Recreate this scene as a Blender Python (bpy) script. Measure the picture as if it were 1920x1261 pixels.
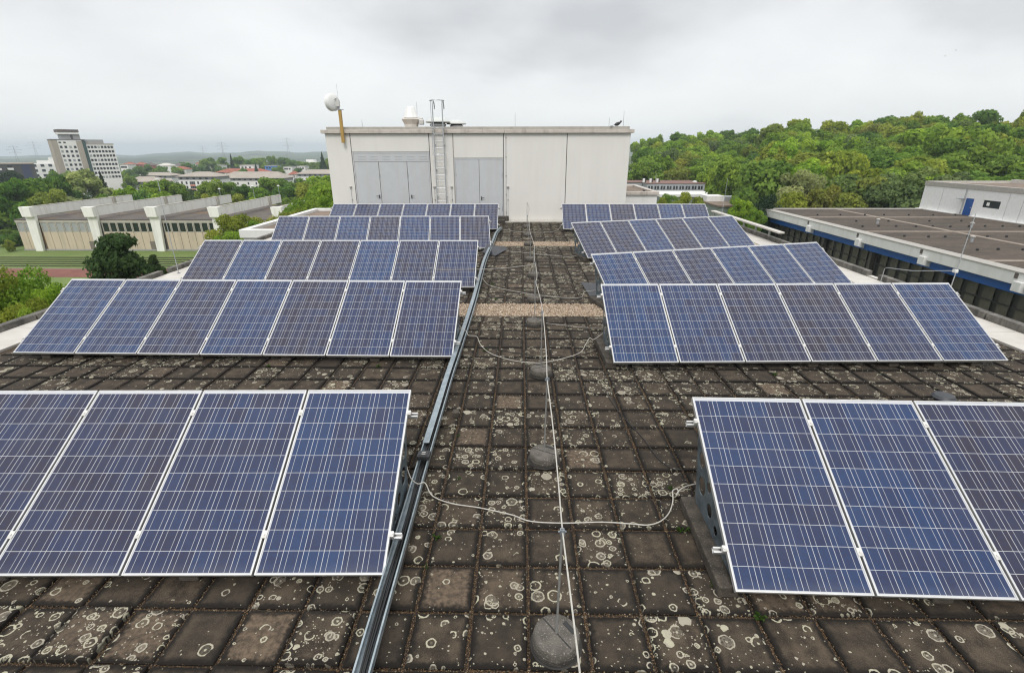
import bpy, bmesh, math, random
import numpy as np
from mathutils import Vector, Matrix, Euler
for o in list(bpy.data.objects): bpy.data.objects.remove(o)
SC = bpy.context.scene
COL = SC.collection
R = math.radians

# ------------------------------------------------------------------ camera
cam_d = bpy.data.cameras.new('camera'); cam = bpy.data.objects.new('camera', cam_d); COL.objects.link(cam)
cam_d.sensor_width = 36.0; cam_d.lens = 36.0 * 925.7 / 1920.0
cam_d.clip_start = 0.05; cam_d.clip_end = 30000
rot = Matrix.Rotation(R(1.0), 4, 'Z') @ Matrix.Rotation(R(90 - 20.767), 4, 'X') @ Matrix.Rotation(R(-0.083), 4, 'Z')
cam.matrix_world = Matrix.Translation((0, 0, 3.154)) @ rot
SC.camera = cam

# ------------------------------------------------------------------ sky, sun, exposure
SC.view_settings.view_transform = 'Standard'; SC.view_settings.look = 'None'
SC.view_settings.exposure = 0.3; SC.view_settings.gamma = 1.0
SUN_EL, SUN_AZ = 50.0, 184.0      # degrees; azimuth clockwise from +Y
sun_d = bpy.data.lights.new('sun', 'SUN'); sun = bpy.data.objects.new('sun', sun_d); COL.objects.link(sun)
sun_d.energy = 1.5; sun_d.angle = R(20); sun_d.color = (1.0, 0.965, 0.91)
sdir = Vector((math.sin(R(SUN_AZ)) * math.cos(R(SUN_EL)), math.cos(R(SUN_AZ)) * math.cos(R(SUN_EL)), math.sin(R(SUN_EL))))
sun.rotation_euler = sdir.to_track_quat('Z', 'Y').to_euler()
sun.location = sdir * 60

W = bpy.data.worlds.new('World'); SC.world = W; W.use_nodes = True
nt = W.node_tree; nt.nodes.clear()
def N(tree, t, **kw):
    n = tree.nodes.new(t)
    for k, v in kw.items():
        if k.startswith('i_'): n.inputs[k[2:].replace('_', ' ')].default_value = v
        elif k.startswith('n_'): n.inputs[int(k[2:])].default_value = v
        else: setattr(n, k, v)
    return n
def sky_world():
    L = nt.links.new
    tc = N(nt, 'ShaderNodeTexCoord'); sp = N(nt, 'ShaderNodeSeparateXYZ'); L(tc.outputs['Generated'], sp.inputs[0])
    zc = N(nt, 'ShaderNodeMath', operation='MAXIMUM', n_1=0.0); L(sp.outputs[2], zc.inputs[0])
    za = N(nt, 'ShaderNodeMath', operation='ADD', n_1=0.30); L(zc.outputs[0], za.inputs[0])
    px = N(nt, 'ShaderNodeMath', operation='DIVIDE'); L(sp.outputs[0], px.inputs[0]); L(za.outputs[0], px.inputs[1])
    py = N(nt, 'ShaderNodeMath', operation='DIVIDE'); L(sp.outputs[1], py.inputs[0]); L(za.outputs[0], py.inputs[1])
    cb = N(nt, 'ShaderNodeCombineXYZ'); L(px.outputs[0], cb.inputs[0]); L(py.outputs[0], cb.inputs[1])
    cb.inputs[2].default_value = 14.0
    n1 = N(nt, 'ShaderNodeTexNoise', i_Scale=0.95, i_Detail=6.0, i_Roughness=0.48, i_Distortion=0.15); L(cb.outputs[0], n1.inputs['Vector'])
    rp = N(nt, 'ShaderNodeValToRGB'); L(n1.outputs['Fac'], rp.inputs[0])
    e = rp.color_ramp.elements
    e[0].position = 0.30; e[0].color = (0.53, 0.54, 0.55, 1)
    e[1].position = 0.62; e[1].color = (0.825, 0.83, 0.828, 1)
    m = e.new(0.47); m.color = (0.745, 0.75, 0.752, 1)
    # overcast dome: brighter towards the zenith
    mr = N(nt, 'ShaderNodeMapRange', interpolation_type='SMOOTHSTEP'); L(zc.outputs[0], mr.inputs['Value'])
    mr.inputs['From Min'].default_value = 0.30; mr.inputs['From Max'].default_value = 0.95
    mr.inputs['To Min'].default_value = 10.0; mr.inputs['To Max'].default_value = 17.0
    hz = N(nt, 'ShaderNodeMapRange', interpolation_type='SMOOTHSTEP'); L(zc.outputs[0], hz.inputs['Value'])
    hz.inputs['From Min'].default_value = 0.0; hz.inputs['From Max'].default_value = 0.12
    hz.inputs['To Min'].default_value = 0.75; hz.inputs['To Max'].default_value = 0.0
    hm = N(nt, 'ShaderNodeMix', data_type='RGBA'); L(hz.outputs[0], hm.inputs[0]); L(rp.outputs[0], hm.inputs[6])
    hm.inputs[7].default_value = (0.775, 0.79, 0.795, 1)
    vm = N(nt, 'ShaderNodeVectorMath', operation='SCALE'); L(hm.outputs[2], vm.inputs[0]); L(mr.outputs[0], vm.inputs['Scale'])
    sky = N(nt, 'ShaderNodeTexSky', sky_type='NISHITA', sun_disc=False, sun_elevation=R(SUN_EL), sun_rotation=R(SUN_AZ))
    mx = N(nt, 'ShaderNodeMix', data_type='RGBA'); mx.inputs[0].default_value = 0.93
    L(sky.outputs[0], mx.inputs[6]); L(vm.outputs[0], mx.inputs[7])
    bg = N(nt, 'ShaderNodeBackground', i_Strength=0.1); L(mx.outputs[2], bg.inputs[0])
    out = N(nt, 'ShaderNodeOutputWorld'); L(bg.outputs[0], out.inputs[0])
sky_world()
cy = SC.cycles
cy.max_bounces = 6; cy.diffuse_bounces = 3; cy.glossy_bounces = 3; cy.transmission_bounces = 4; cy.volume_bounces = 0
cy.transparent_max_bounces = 8; cy.caustics_reflective = False; cy.caustics_refractive = False
cy.use_adaptive_sampling = False; cy.use_denoising = True; cy.filter_width = 1.2
try: cy.denoiser = 'OPENIMAGEDENOISE'
except Exception: pass

# ------------------------------------------------------------------ helpers
rnd = random.Random(11)
def link(o, parent=None):
    COL.objects.link(o)
    if parent is not None: o.parent = parent
    return o
def tag(o, label=None, cat=None, group=None, kind=None):
    if label: o['label'] = label
    if cat: o['category'] = cat
    if group: o['group'] = group
    if kind: o['kind'] = kind
    return o
def thing(name, label, cat, loc=(0, 0, 0), rz=0.0, group=None):
    o = bpy.data.objects.new(name, None); o.empty_display_size = 0.2
    link(o); o.location = loc; o.rotation_euler = (0, 0, rz)
    return tag(o, label, cat, group)
def copy_tree(o, parent=None):
    c = o.copy(); link(c)
    if parent is not None: c.parent = parent
    for ch in list(o.children): copy_tree(ch, c)
    return c
class MB:
    """collects boxes, prisms, tubes and lathes of ONE part"""
    def __init__(self): self.v = []; self.f = []; self.m = []
    def add(self, vs, fs, mi=0):
        b = len(self.v); self.v += [tuple(p) for p in vs]; self.f += [tuple(b + i for i in q) for q in fs]; self.m += [mi] * len(fs); return self
    def box(self, x0, x1, y0, y1, z0, z1, mi=0):
        x0, x1 = min(x0, x1), max(x0, x1); y0, y1 = min(y0, y1), max(y0, y1); z0, z1 = min(z0, z1), max(z0, z1)
        return self.add([(x0, y0, z0), (x1, y0, z0), (x1, y1, z0), (x0, y1, z0), (x0, y0, z1), (x1, y0, z1), (x1, y1, z1), (x0, y1, z1)],
                 [(0, 3, 2, 1), (4, 5, 6, 7), (0, 1, 5, 4), (1, 2, 6, 5), (2, 3, 7, 6), (3, 0, 4, 7)], mi)
    def prism(self, poly, axis, a, b, mi=0):
        """poly of 2-D points swept along an axis ('x','y','z') from a to b; polygon is counter-clockwise"""
        n = len(poly)
        def P(p, t):
            return {'x': (t, p[0], p[1]), 'y': (p[0], t, p[1]), 'z': (p[0], p[1], t)}[axis]
        vs = [P(p, a) for p in poly] + [P(p, b) for p in poly]
        fs = [tuple(range(n))[::-1], tuple(range(n, 2 * n))] + [(i, (i + 1) % n, n + (i + 1) % n, n + i) for i in range(n)]
        return self.add(vs, fs, mi)
    def tube(self, pts, r, n=8, mi=0, caps=True):
        pts = [Vector(p) for p in pts]; rr = r if isinstance(r, (list, tuple)) else [r] * len(pts)
        rings = []; up = None
        for i, p in enumerate(pts):
            t = (pts[min(i + 1, len(pts) - 1)] - pts[max(i - 1, 0)]).normalized()
            if up is None: up = Vector((0, 0, 1)) if abs(t.z) < .9 else Vector((1, 0, 0))
            a = t.cross(up)
            if a.length < 1e-4: a = t.cross(Vector((0, 1, 0)))
            a.normalize(); up = a.cross(t).normalized()
            rings.append([p + (a * math.cos(2 * math.pi * k / n) + up * math.sin(2 * math.pi * k / n)) * rr[i] for k in range(n)])
        vs = [q for rg in rings for q in rg]; fs = []
        for i in range(len(pts) - 1):
            for k in range(n): fs.append((i * n + k, i * n + (k + 1) % n, (i + 1) * n + (k + 1) % n, (i + 1) * n + k))
        if caps: fs += [tuple(range(n))[::-1], tuple((len(pts) - 1) * n + k for k in range(n))]
        return self.add(vs, fs, mi)
    def lathe(self, prof, c=(0, 0, 0), n=24, mi=0):
        """prof: (r, z) from bottom to top"""
        vs = []; fs = []
        for r, z in prof:
            for k in range(n): vs.append((c[0] + r * math.cos(2 * math.pi * k / n), c[1] + r * math.sin(2 * math.pi * k / n), c[2] + z))
        for i in range(len(prof) - 1):
            for k in range(n): fs.append((i * n + k, i * n + (k + 1) % n, (i + 1) * n + (k + 1) % n, (i + 1) * n + k))
        fs += [tuple(range(n))[::-1], tuple((len(prof) - 1) * n + k for k in range(n))]
        return self.add(vs, fs, mi)
    def mesh(self, name, mats, smooth=False):
        me = bpy.data.meshes.new(name); me.from_pydata(self.v, [], self.f)
        for m in (mats if isinstance(mats, (list, tuple)) else [mats]): me.materials.append(m)
        me.polygons.foreach_set('material_index', self.m)
        bm = bmesh.new(); bm.from_mesh(me); bmesh.ops.recalc_face_normals(bm, faces=bm.faces); bm.to_mesh(me); bm.free()
        if smooth: me.polygons.foreach_set('use_smooth', [True] * len(me.polygons))
        return me
    def build(self, name, mats, parent=None, loc=None, smooth=False, bevel=0.0, rot=None):
        o = bpy.data.objects.new(name, self.mesh(name, mats, smooth)); link(o, parent)
        if loc is not None: o.location = loc
        if rot is not None: o.rotation_euler = rot
        if smooth: 
            try: o.data.set_sharp_from_angle(angle=R(40))
            except Exception: pass
        if bevel:
            b = o.modifiers.new('bevel', 'BEVEL'); b.width = bevel; b.segments = 2; b.limit_method = 'ANGLE'; b.angle_limit = R(40)
        return o
def spline(pts, sub=6):
    """Catmull-Rom through the points"""
    P = [Vector(p) for p in pts]; out = []
    for i in range(len(P) - 1):
        p0, p1, p2, p3 = P[max(i - 1, 0)], P[i], P[i + 1], P[min(i + 2, len(P) - 1)]
        for s in range(sub):
            t = s / sub
            out.append(0.5 * ((2 * p1) + (p2 - p0) * t + (2 * p0 - 5 * p1 + 4 * p2 - p3) * t * t + (3 * p1 - p0 - 3 * p2 + p3) * t ** 3))
    return out + [P[-1]]

# ------------------------------------------------------------------ materials
def newmat(name):
    m = bpy.data.materials.new(name); m.use_nodes = True; t = m.node_tree; t.nodes.clear()
    b = N(t, 'ShaderNodeBsdfPrincipled'); o = N(t, 'ShaderNodeOutputMaterial'); t.links.new(b.outputs[0], o.inputs[0])
    return m, t, b
def mat(name, c1, rough=0.6, c2=None, scale=4.0, detail=5.0, lo=.35, hi=.65, bump=0.0, bscale=40.0, metal=0.0, stretch=(1, 1, 1), c3=None, s3=18.0, spec=0.5, streak=None):
    m, t, b = newmat(name); L = t.links.new
    b.inputs['Roughness'].default_value = rough; b.inputs['Metallic'].default_value = metal; b.inputs['Specular IOR Level'].default_value = spec
    b.inputs['Base Color'].default_value = (*c1, 1)
    tc = N(t, 'ShaderNodeTexCoord'); mp = N(t, 'ShaderNodeMapping'); mp.inputs['Scale'].default_value = stretch; L(tc.outputs['Object'], mp.inputs[0])
    col = None
    if c2 is not None:
        n = N(t, 'ShaderNodeTexNoise', i_Scale=scale, i_Detail=detail, i_Roughness=0.6); L(mp.outputs[0], n.inputs['Vector'])
        mr = N(t, 'ShaderNodeMapRange'); L(n.outputs['Fac'], mr.inputs['Value']); mr.inputs['From Min'].default_value = lo; mr.inputs['From Max'].default_value = hi
        mx = N(t, 'ShaderNodeMix', data_type='RGBA'); L(mr.outputs[0], mx.inputs[0]); mx.inputs[6].default_value = (*c1, 1); mx.inputs[7].default_value = (*c2, 1); col = mx.outputs[2]
        if c3 is not None:
            n3 = N(t, 'ShaderNodeTexNoise', i_Scale=s3, i_Detail=6.0, i_Roughness=0.7); L(mp.outputs[0], n3.inputs['Vector'])
            m3 = N(t, 'ShaderNodeMapRange'); L(n3.outputs['Fac'], m3.inputs['Value']); m3.inputs['From Min'].default_value = .55; m3.inputs['From Max'].default_value = .72
            x3 = N(t, 'ShaderNodeMix', data_type='RGBA'); L(m3.outputs[0], x3.inputs[0]); L(col, x3.inputs[6]); x3.inputs[7].default_value = (*c3, 1); col = x3.outputs[2]
        if streak is not None:
            mps = N(t, 'ShaderNodeMapping'); mps.inputs['Scale'].default_value = (streak[1], streak[1], streak[1] * .06); L(tc.outputs['Object'], mps.inputs[0])
            ns = N(t, 'ShaderNodeTexNoise', i_Scale=1.0, i_Detail=4.0, i_Roughness=0.6); L(mps.outputs[0], ns.inputs['Vector'])
            ms = N(t, 'ShaderNodeMapRange'); L(ns.outputs['Fac'], ms.inputs['Value']); ms.inputs['From Min'].default_value = .5; ms.inputs['From Max'].default_value = .75; ms.inputs['To Max'].default_value = streak[2]
            xs = N(t, 'ShaderNodeMix', data_type='RGBA'); L(ms.outputs[0], xs.inputs[0]); L(col, xs.inputs[6]); xs.inputs[7].default_value = (*streak[0], 1); col = xs.outputs[2]
        L(col, b.inputs['Base Color'])
    if bump:
        nb = N(t, 'ShaderNodeTexNoise', i_Scale=bscale, i_Detail=4.0); L(tc.outputs['Object'], nb.inputs['Vector'])
        bp = N(t, 'ShaderNodeBump', i_Strength=bump, i_Distance=0.01); L(nb.outputs['Fac'], bp.inputs['Height']); L(bp.outputs[0], b.inputs['Normal'])
    return m
MT = {}
MT['alu'] = mat('aluminium', (0.66, 0.66, 0.655), .42, (0.56, 0.56, 0.55), 9, metal=0.5)
MT['alu_dirty'] = mat('aluminium_weathered', (0.72, 0.71, 0.69), .5, (0.5, 0.49, 0.46), 14, metal=0.35)
MT['backsheet'] = mat('white_backsheet', (0.8, 0.8, 0.8), .5)
MT['galv'] = mat('galvanised_steel', (0.20, 0.25, 0.28), .42, (0.11, 0.14, 0.16), 7, metal=0.55, c3=(0.30, 0.34, 0.36), s3=22)
MT['tray'] = mat('galvanised_tray', (0.38, 0.44, 0.47), .4, (0.25, 0.30, 0.33), 12, metal=0.5)
MT['rod'] = mat('grey_rod', (0.36, 0.36, 0.35), .45, (0.26, 0.26, 0.25), 20, metal=0.4)
MT['clampm'] = mat('clamp_metal', (0.30, 0.34, 0.38), .4, metal=0.6)
MT['cable_w'] = mat('pale_cable', (0.52, 0.50, 0.45), .5, (0.40, 0.38, 0.34), 30)
MT['cable_b'] = mat('black_line', (0.012, 0.012, 0.013), .45)
MT['plastic_k'] = mat('black_plastic', (0.025, 0.026, 0.028), .4, (0.04, 0.04, 0.042), 30)
MT['rubber'] = mat('black_rubber', (0.018, 0.017, 0.016), .7, (0.035, 0.032, 0.028), 8)
MT['mat_grey'] = mat('grey_sheet', (0.045, 0.05, 0.058), .5, (0.03, 0.032, 0.036), 6)
MT['conc'] = mat('weathered_concrete', (0.19, 0.18, 0.16), .85, (0.07, 0.065, 0.058), 3.5, c3=(0.30, 0.28, 0.24), s3=60, bump=.5, bscale=70, streak=((0.03, 0.028, 0.026), 9.0, .75))
MT['conc_base'] = mat('speckled_concrete', (0.075, 0.066, 0.056), .85, (0.036, 0.032, 0.027), 9, c3=(0.36, 0.34, 0.29), s3=85, bump=.9, bscale=120)
MT['conc_top'] = mat('speckled_top', (0.135, 0.122, 0.105), .85, (0.075, 0.067, 0.057), 11, c3=(0.42, 0.40, 0.34), s3=85, bump=.9, bscale=120)
MT['beam'] = mat('mossy_beam', (0.075, 0.062, 0.048), .85, (0.028, 0.023, 0.018), 9, c3=(0.2, 0.18, 0.15), s3=70, bump=.5, bscale=80)
MT['membrane'] = mat('white_flashing', (0.58, 0.555, 0.51), .6, (0.50, 0.47, 0.43), 2.5, streak=((0.45, 0.42, 0.37), 3.0, .4))
MT['wall_cream'] = mat('cream_panel', (0.73, 0.715, 0.68), .6, (0.70, 0.685, 0.65), .8, stretch=(2, 1, .6), streak=((0.54, 0.50, 0.44), 5.0, .14))
MT['joint'] = mat('dark_joint', (0.10, 0.09, 0.075), .8)  # dark backing colour seen in the gaps between wall panels
MT['coping'] = mat('coping_metal', (0.60, 0.55, 0.50), .5, (0.50, 0.45, 0.40), 3, metal=.15, stretch=(1, 1, 4), streak=((0.16, 0.13, 0.11), 4.0, .6))
MT['coping2'] = mat('upper_trim', (0.42, 0.40, 0.36), .5, (0.34, 0.32, 0.29), 5, metal=.15)
MT['door_grey'] = mat('grey_door_paint', (0.53, 0.55, 0.57), .5, (0.50, 0.515, 0.53), 2.5, streak=((0.50, 0.47, 0.45), 4, .4))
MT['louvre'] = mat('louvre_grey', (0.42, 0.435, 0.45), .6)
MT['black'] = mat('black_metal', (0.02, 0.02, 0.02), .5)
MT['dark'] = mat('dark_recess', (0.03, 0.03, 0.03), .8)
MT['timber'] = mat('yellow_timber', (0.50, 0.33, 0.10), .6, (0.36, 0.22, 0.06), 8, stretch=(6, 6, .6), c3=(0.22, 0.13, 0.05), s3=6)
MT['white_p'] = mat('white_paint', (0.80, 0.80, 0.79), .45, (0.74, 0.74, 0.72), 3)
MT['white_dirty'] = mat('weathered_white', (0.76, 0.755, 0.74), .6, (0.70, 0.69, 0.67), .8, streak=((0.5, 0.48, 0.45), 1.2, .45))
MT['steel'] = mat('ladder_steel', (0.52, 0.54, 0.56), .4, (0.42, 0.44, 0.46), 10, metal=.5)
def cell_material():
    m, t, b = newmat('solar_cells'); L = t.links.new
    uv = N(t, 'ShaderNodeUVMap'); sp = N(t, 'ShaderNodeSeparateXYZ'); L(uv.outputs[0], sp.inputs[0])
    oi = N(t, 'ShaderNodeObjectInfo')
    def math_(op, a, bb=None, c=None):
        n = N(t, 'ShaderNodeMath', operation=op)
        for i, x in enumerate((a, bb, c)):
            if x is None: continue
            if isinstance(x, (int, float)): n.inputs[i].default_value = x
            else: L(x, n.inputs[i])
        return n.outputs[0]
    u, v = sp.outputs[0], sp.outputs[1]
    fu, fv = math_('FRACT', u), math_('FRACT', v)
    # white gaps between cells (distance to nearest cell edge) and two bus bars per cell
    du = math_('MINIMUM', fu, math_('SUBTRACT', 1.0, fu)); dv = math_('MINIMUM', fv, math_('SUBTRACT', 1.0, fv))
    gap = math_('MAXIMUM', math_('LESS_THAN', du, 0.0115), math_('LESS_THAN', dv, 0.0105))
    bus = math_('LESS_THAN', math_('ABSOLUTE', math_('SUBTRACT', math_('ABSOLUTE', math_('SUBTRACT', fu, 0.5)), 0.245)), 0.0092)
    inside = math_('MULTIPLY', math_('MULTIPLY', math_('GREATER_THAN', u, 0.0), math_('LESS_THAN', u, 6.0)), math_('MULTIPLY', math_('GREATER_THAN', v, 0.0), math_('LESS_THAN', v, 10.0)))
    gap = math_('MAXIMUM', gap, math_('SUBTRACT', 1.0, inside))
    bus = math_('MULTIPLY', bus, inside)
    # per-cell tint
    cb = N(t, 'ShaderNodeCombineXYZ'); L(math_('FLOOR', u), cb.inputs[0]); L(math_('FLOOR', v), cb.inputs[1]); L(math_('MULTIPLY', oi.outputs['Random'], 91.7), cb.inputs[2])
    wn = N(t, 'ShaderNodeTexWhiteNoise', noise_dimensions='3D'); L(cb.outputs[0], wn.inputs['Vector'])
    # faint crystal facets
    cv = N(t, 'ShaderNodeCombineXYZ'); L(u, cv.inputs[0]); L(v, cv.inputs[1]); L(math_('MULTIPLY', oi.outputs['Random'], 31.0), cv.inputs[2])
    vo = N(t, 'ShaderNodeTexVoronoi', i_Scale=9.0); L(cv.outputs[0], vo.inputs['Vector'])
    sc = N(t, 'ShaderNodeSeparateXYZ'); L(vo.outputs['Color'], sc.inputs[0])
    sw = N(t, 'ShaderNodeSeparateXYZ'); L(wn.outputs['Color'], sw.inputs[0])
    f = math_('ADD', math_('ADD', 0.19, math_('MULTIPLY', sw.outputs[0], 0.40)), math_('MULTIPLY', sc.outputs[0], 0.22))
    f = math_('ADD', f, math_('MULTIPLY', math_('SUBTRACT', oi.outputs['Random'], 0.5), 0.66))
    rp = N(t, 'ShaderNodeValToRGB'); L(f, rp.inputs[0]); e = rp.color_ramp.elements
    e[0].position = 0.0; e[0].color = (0.026, 0.023, 0.041, 1)
    e[1].position = 1.0; e[1].color = (0.017, 0.046, 0.128, 1)
    k = e.new(0.5); k.color = (0.022, 0.031, 0.078, 1)
    mx = N(t, 'ShaderNodeMix', data_type='RGBA'); L(bus, mx.inputs[0]); L(rp.outputs[0], mx.inputs[6]); mx.inputs[7].default_value = (0.42, 0.43, 0.46, 1)
    m2 = N(t, 'ShaderNodeMix', data_type='RGBA'); L(gap, m2.inputs[0]); L(mx.outputs[2], m2.inputs[6]); m2.inputs[7].default_value = (0.50, 0.51, 0.54, 1)
    # thin film of dust
    tc = N(t, 'ShaderNodeTexCoord'); nz = N(t, 'ShaderNodeTexNoise', i_Scale=2.2, i_Detail=5.0); L(tc.outputs['Object'], nz.inputs['Vector'])
    dm = N(t, 'ShaderNodeMapRange'); L(nz.outputs['Fac'], dm.inputs['Value']); dm.inputs['From Min'].default_value = .3; dm.inputs['From Max'].default_value = .8; dm.inputs['To Min'].default_value = .004; dm.inputs['To Max'].default_value = .036
    lo_ = N(t, 'ShaderNodeMapRange', interpolation_type='SMOOTHSTEP'); L(v, lo_.inputs['Value']); lo_.inputs['From Min'].default_value = 0.0; lo_.inputs['From Max'].default_value = .55; lo_.inputs['To Min'].default_value = .10; lo_.inputs['To Max'].default_value = 0.0
    ds_ = math_('ADD', dm.outputs[0], math_('MULTIPLY', lo_.outputs[0], nz.outputs['Fac']))
    m3 = N(t, 'ShaderNodeMix', data_type='RGBA'); L(ds_, m3.inputs[0]); L(m2.outputs[2], m3.inputs[6]); m3.inputs[7].default_value = (0.42, 0.40, 0.38, 1)
    L(m3.outputs[2], b.inputs['Base Color'])
    b.inputs['Roughness'].default_value = 0.16; b.inputs['IOR'].default_value = 1.37; b.inputs['Specular IOR Level'].default_value = 0.5
    return m
MT['cells'] = cell_material()

def paving_material():
    m, t, b = newmat('lichen_paving'); L = t.links.new
    def math_(op, a, bb=None, c=None, clamp=False):
        n = N(t, 'ShaderNodeMath', operation=op, use_clamp=clamp)
        for i, x in enumerate((a, bb, c)):
            if x is None: continue
            if isinstance(x, (int, float)): n.inputs[i].default_value = x
            else: L(x, n.inputs[i])
        return n.outputs[0]
    def mixc(f, a, c):
        x = N(t, 'ShaderNodeMix', data_type='RGBA'); L(f, x.inputs[0])
        for i, q in ((6, a), (7, c)):
            if isinstance(q, tuple): x.inputs[i].default_value = (*q, 1)
            else: L(q, x.inputs[i])
        return x.outputs[2]
    def ramp(x, a, c, to0=0.0, to1=1.0):
        n = N(t, 'ShaderNodeMapRange', interpolation_type='SMOOTHSTEP'); L(x, n.inputs['Value'])
        for i, q in (('From Min', a), ('From Max', c), ('To Min', to0), ('To Max', to1)):
            if isinstance(q, (int, float)): n.inputs[i].default_value = q
            else: L(q, n.inputs[i])
        return n.outputs[0]
    tc = N(t, 'ShaderNodeTexCoord'); P = tc.outputs['Object']
    at = N(t, 'ShaderNodeAttribute', attribute_name='slab'); sl = N(t, 'ShaderNodeSeparateXYZ'); L(at.outputs['Vector'], sl.inputs[0])
    dens, tone, warm = sl.outputs[0], sl.outputs[1], sl.outputs[2]
    uv = N(t, 'ShaderNodeUVMap'); su = N(t, 'ShaderNodeSeparateXYZ'); L(uv.outputs[0], su.inputs[0])
    nA = N(t, 'ShaderNodeTexNoise', i_Scale=7.0, i_Detail=6.0, i_Roughness=.62); L(P, nA.inputs['Vector'])
    nB = N(t, 'ShaderNodeTexNoise', i_Scale=170.0, i_Detail=3.0); L(P, nB.inputs['Vector'])
    nC = N(t, 'ShaderNodeTexNoise', i_Scale=26.0, i_Detail=4.0, i_Roughness=.6); L(P, nC.inputs['Vector'])
    base = mixc(ramp(nA.outputs['Fac'], .32, .7), (0.024, 0.0175, 0.0118), (0.086, 0.064, 0.043))
    base = mixc(ramp(nB.outputs['Fac'], .52, .72, 0, .55), base, (0.15, 0.13, 0.105))
    base = mixc(ramp(nB.outputs['Fac'], .30, .44, .5, 0), base, (0.012, 0.010, 0.008))
    base = mixc(math_('MULTIPLY', tone, .55), base, (0.028, 0.023, 0.018))
    base = mixc(math_('MULTIPLY', math_('MULTIPLY', .7, ramp(warm, .93, 1.0)), ramp(nC.outputs['Fac'], .35, .65, .15, .8)), base, (0.20, 0.145, 0.10))
    # black algae film creeping in from the joints
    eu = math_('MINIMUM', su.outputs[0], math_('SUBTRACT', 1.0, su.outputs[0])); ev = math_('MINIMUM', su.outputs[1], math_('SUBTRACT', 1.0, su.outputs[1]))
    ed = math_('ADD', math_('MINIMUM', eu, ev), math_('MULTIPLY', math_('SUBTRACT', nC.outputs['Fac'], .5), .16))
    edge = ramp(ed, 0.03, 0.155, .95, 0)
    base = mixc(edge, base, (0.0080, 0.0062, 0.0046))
    # lichen: rings, discs and specks
    wn = N(t, 'ShaderNodeTexNoise', i_Scale=34.0, i_Detail=3.0); L(P, wn.inputs['Vector'])
    ws = N(t, 'ShaderNodeVectorMath', operation='SUBTRACT'); L(wn.outputs['Color'], ws.inputs[0]); ws.inputs[1].default_value = (.5, .5, .5)
    wm = N(t, 'ShaderNodeVectorMath', operation='SCALE'); L(ws.outputs[0], wm.inputs[0]); wm.inputs['Scale'].default_value = .022
    wp = N(t, 'ShaderNodeVectorMath', operation='ADD'); L(P, wp.inputs[0]); L(wm.outputs[0], wp.inputs[1]); so = N(t, 'ShaderNodeVectorMath', operation='SCALE'); L(at.outputs['Vector'], so.inputs[0]); so.inputs['Scale'].default_value = 57.0
    wq = N(t, 'ShaderNodeVectorMath', operation='ADD'); L(wp.outputs[0], wq.inputs[0]); L(so.outputs[0], wq.inputs[1]); Q = wq.outputs[0]
    brk = N(t, 'ShaderNodeTexNoise', i_Scale=60.0, i_Detail=4.0, i_Roughness=.7); L(P, brk.inputs['Vector'])
    crumb = ramp(brk.outputs['Fac'], .40, .52)
    cover = None; tint = None
    def layer(scale, seed, rmin, rmax, w, pres, disc):
        nonlocal cover, tint
        mp = N(t, 'ShaderNodeMapping'); mp.inputs['Location'].default_value = seed; L(Q, mp.inputs[0])
        vo = N(t, 'ShaderNodeTexVoronoi', voronoi_dimensions='2D', i_Scale=scale, i_Randomness=.9); L(mp.outputs[0], vo.inputs['Vector'])
        sc = N(t, 'ShaderNodeSeparateXYZ'); L(vo.outputs['Color'], sc.inputs[0]); d = vo.outputs['Distance']
        r = math_('ADD', math_('MULTIPLY', sc.outputs[0], rmax - rmin), rmin)
        ring = ramp(math_('ABSOLUTE', math_('SUBTRACT', d, r)), w * .55, w, 1, 0)
        fill = math_('MULTIPLY', ramp(math_('SUBTRACT', d, r), -w, 0.0, 1, 0), ramp(sc.outputs[2], disc, disc + .05))
        core = math_('MULTIPLY', ramp(d, .05, .10, 1, 0), ramp(sc.outputs[2], .35, .4))
        inn = math_('MULTIPLY', math_('MULTIPLY', ramp(math_('SUBTRACT', d, r), -w, 0.0, .55, 0), crumb), math_('MULTIPLY', .6, ramp(sc.outputs[2], .3, .8)))
        a = math_('MAXIMUM', math_('MAXIMUM', ring, fill), math_('MAXIMUM', core, inn))
        p = math_('LESS_THAN', sc.outputs[1], math_('MULTIPLY', pres, dens))
        a = math_('MULTIPLY', math_('MULTIPLY', a, p), ramp(brk.outputs['Fac'], .28, .38, .25, 1))
        cover = a if cover is None else math_('MAXIMUM', cover, a)
        tint = sc.outputs[2] if tint is None else tint
    layer(8.6, (0, 0, 0), .20, .44, .062, .29, .93)
    layer(12.5, (3.1, 1.7, 0), .17, .42, .078, .22, .90)
    layer(27.0, (1.3, 7.7, 0), .10, .30, .11, .085, .75)
    layer(70.0, (5.3, 2.7, 0), .06, .26, .2, .075, .0)
    cover = math_('MULTIPLY', cover, ramp(ed, -.02, .06, .25, 1))
    lich = mixc(ramp(tint, .2, .9), (0.42, 0.395, 0.295), (0.36, 0.325, 0.26))
    lich = mixc(ramp(nC.outputs['Fac'], .5, .75, 0, .5), lich, (0.24, 0.25, 0.15))
    c = mixc(math_('MULTIPLY', cover, .92), base, lich)
    L(c, b.inputs['Base Color']); b.inputs['Roughness'].default_value = .88; b.inputs['Specular IOR Level'].default_value = .3
    h = math_('ADD', math_('MULTIPLY', nB.outputs['Fac'], .6), math_('MULTIPLY', cover, .5))
    bp = N(t, 'ShaderNodeBump', i_Strength=.55, i_Distance=.006); L(h, bp.inputs['Height']); L(bp.outputs[0], b.inputs['Normal'])
    return m
MT['paving'] = paving_material()

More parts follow.
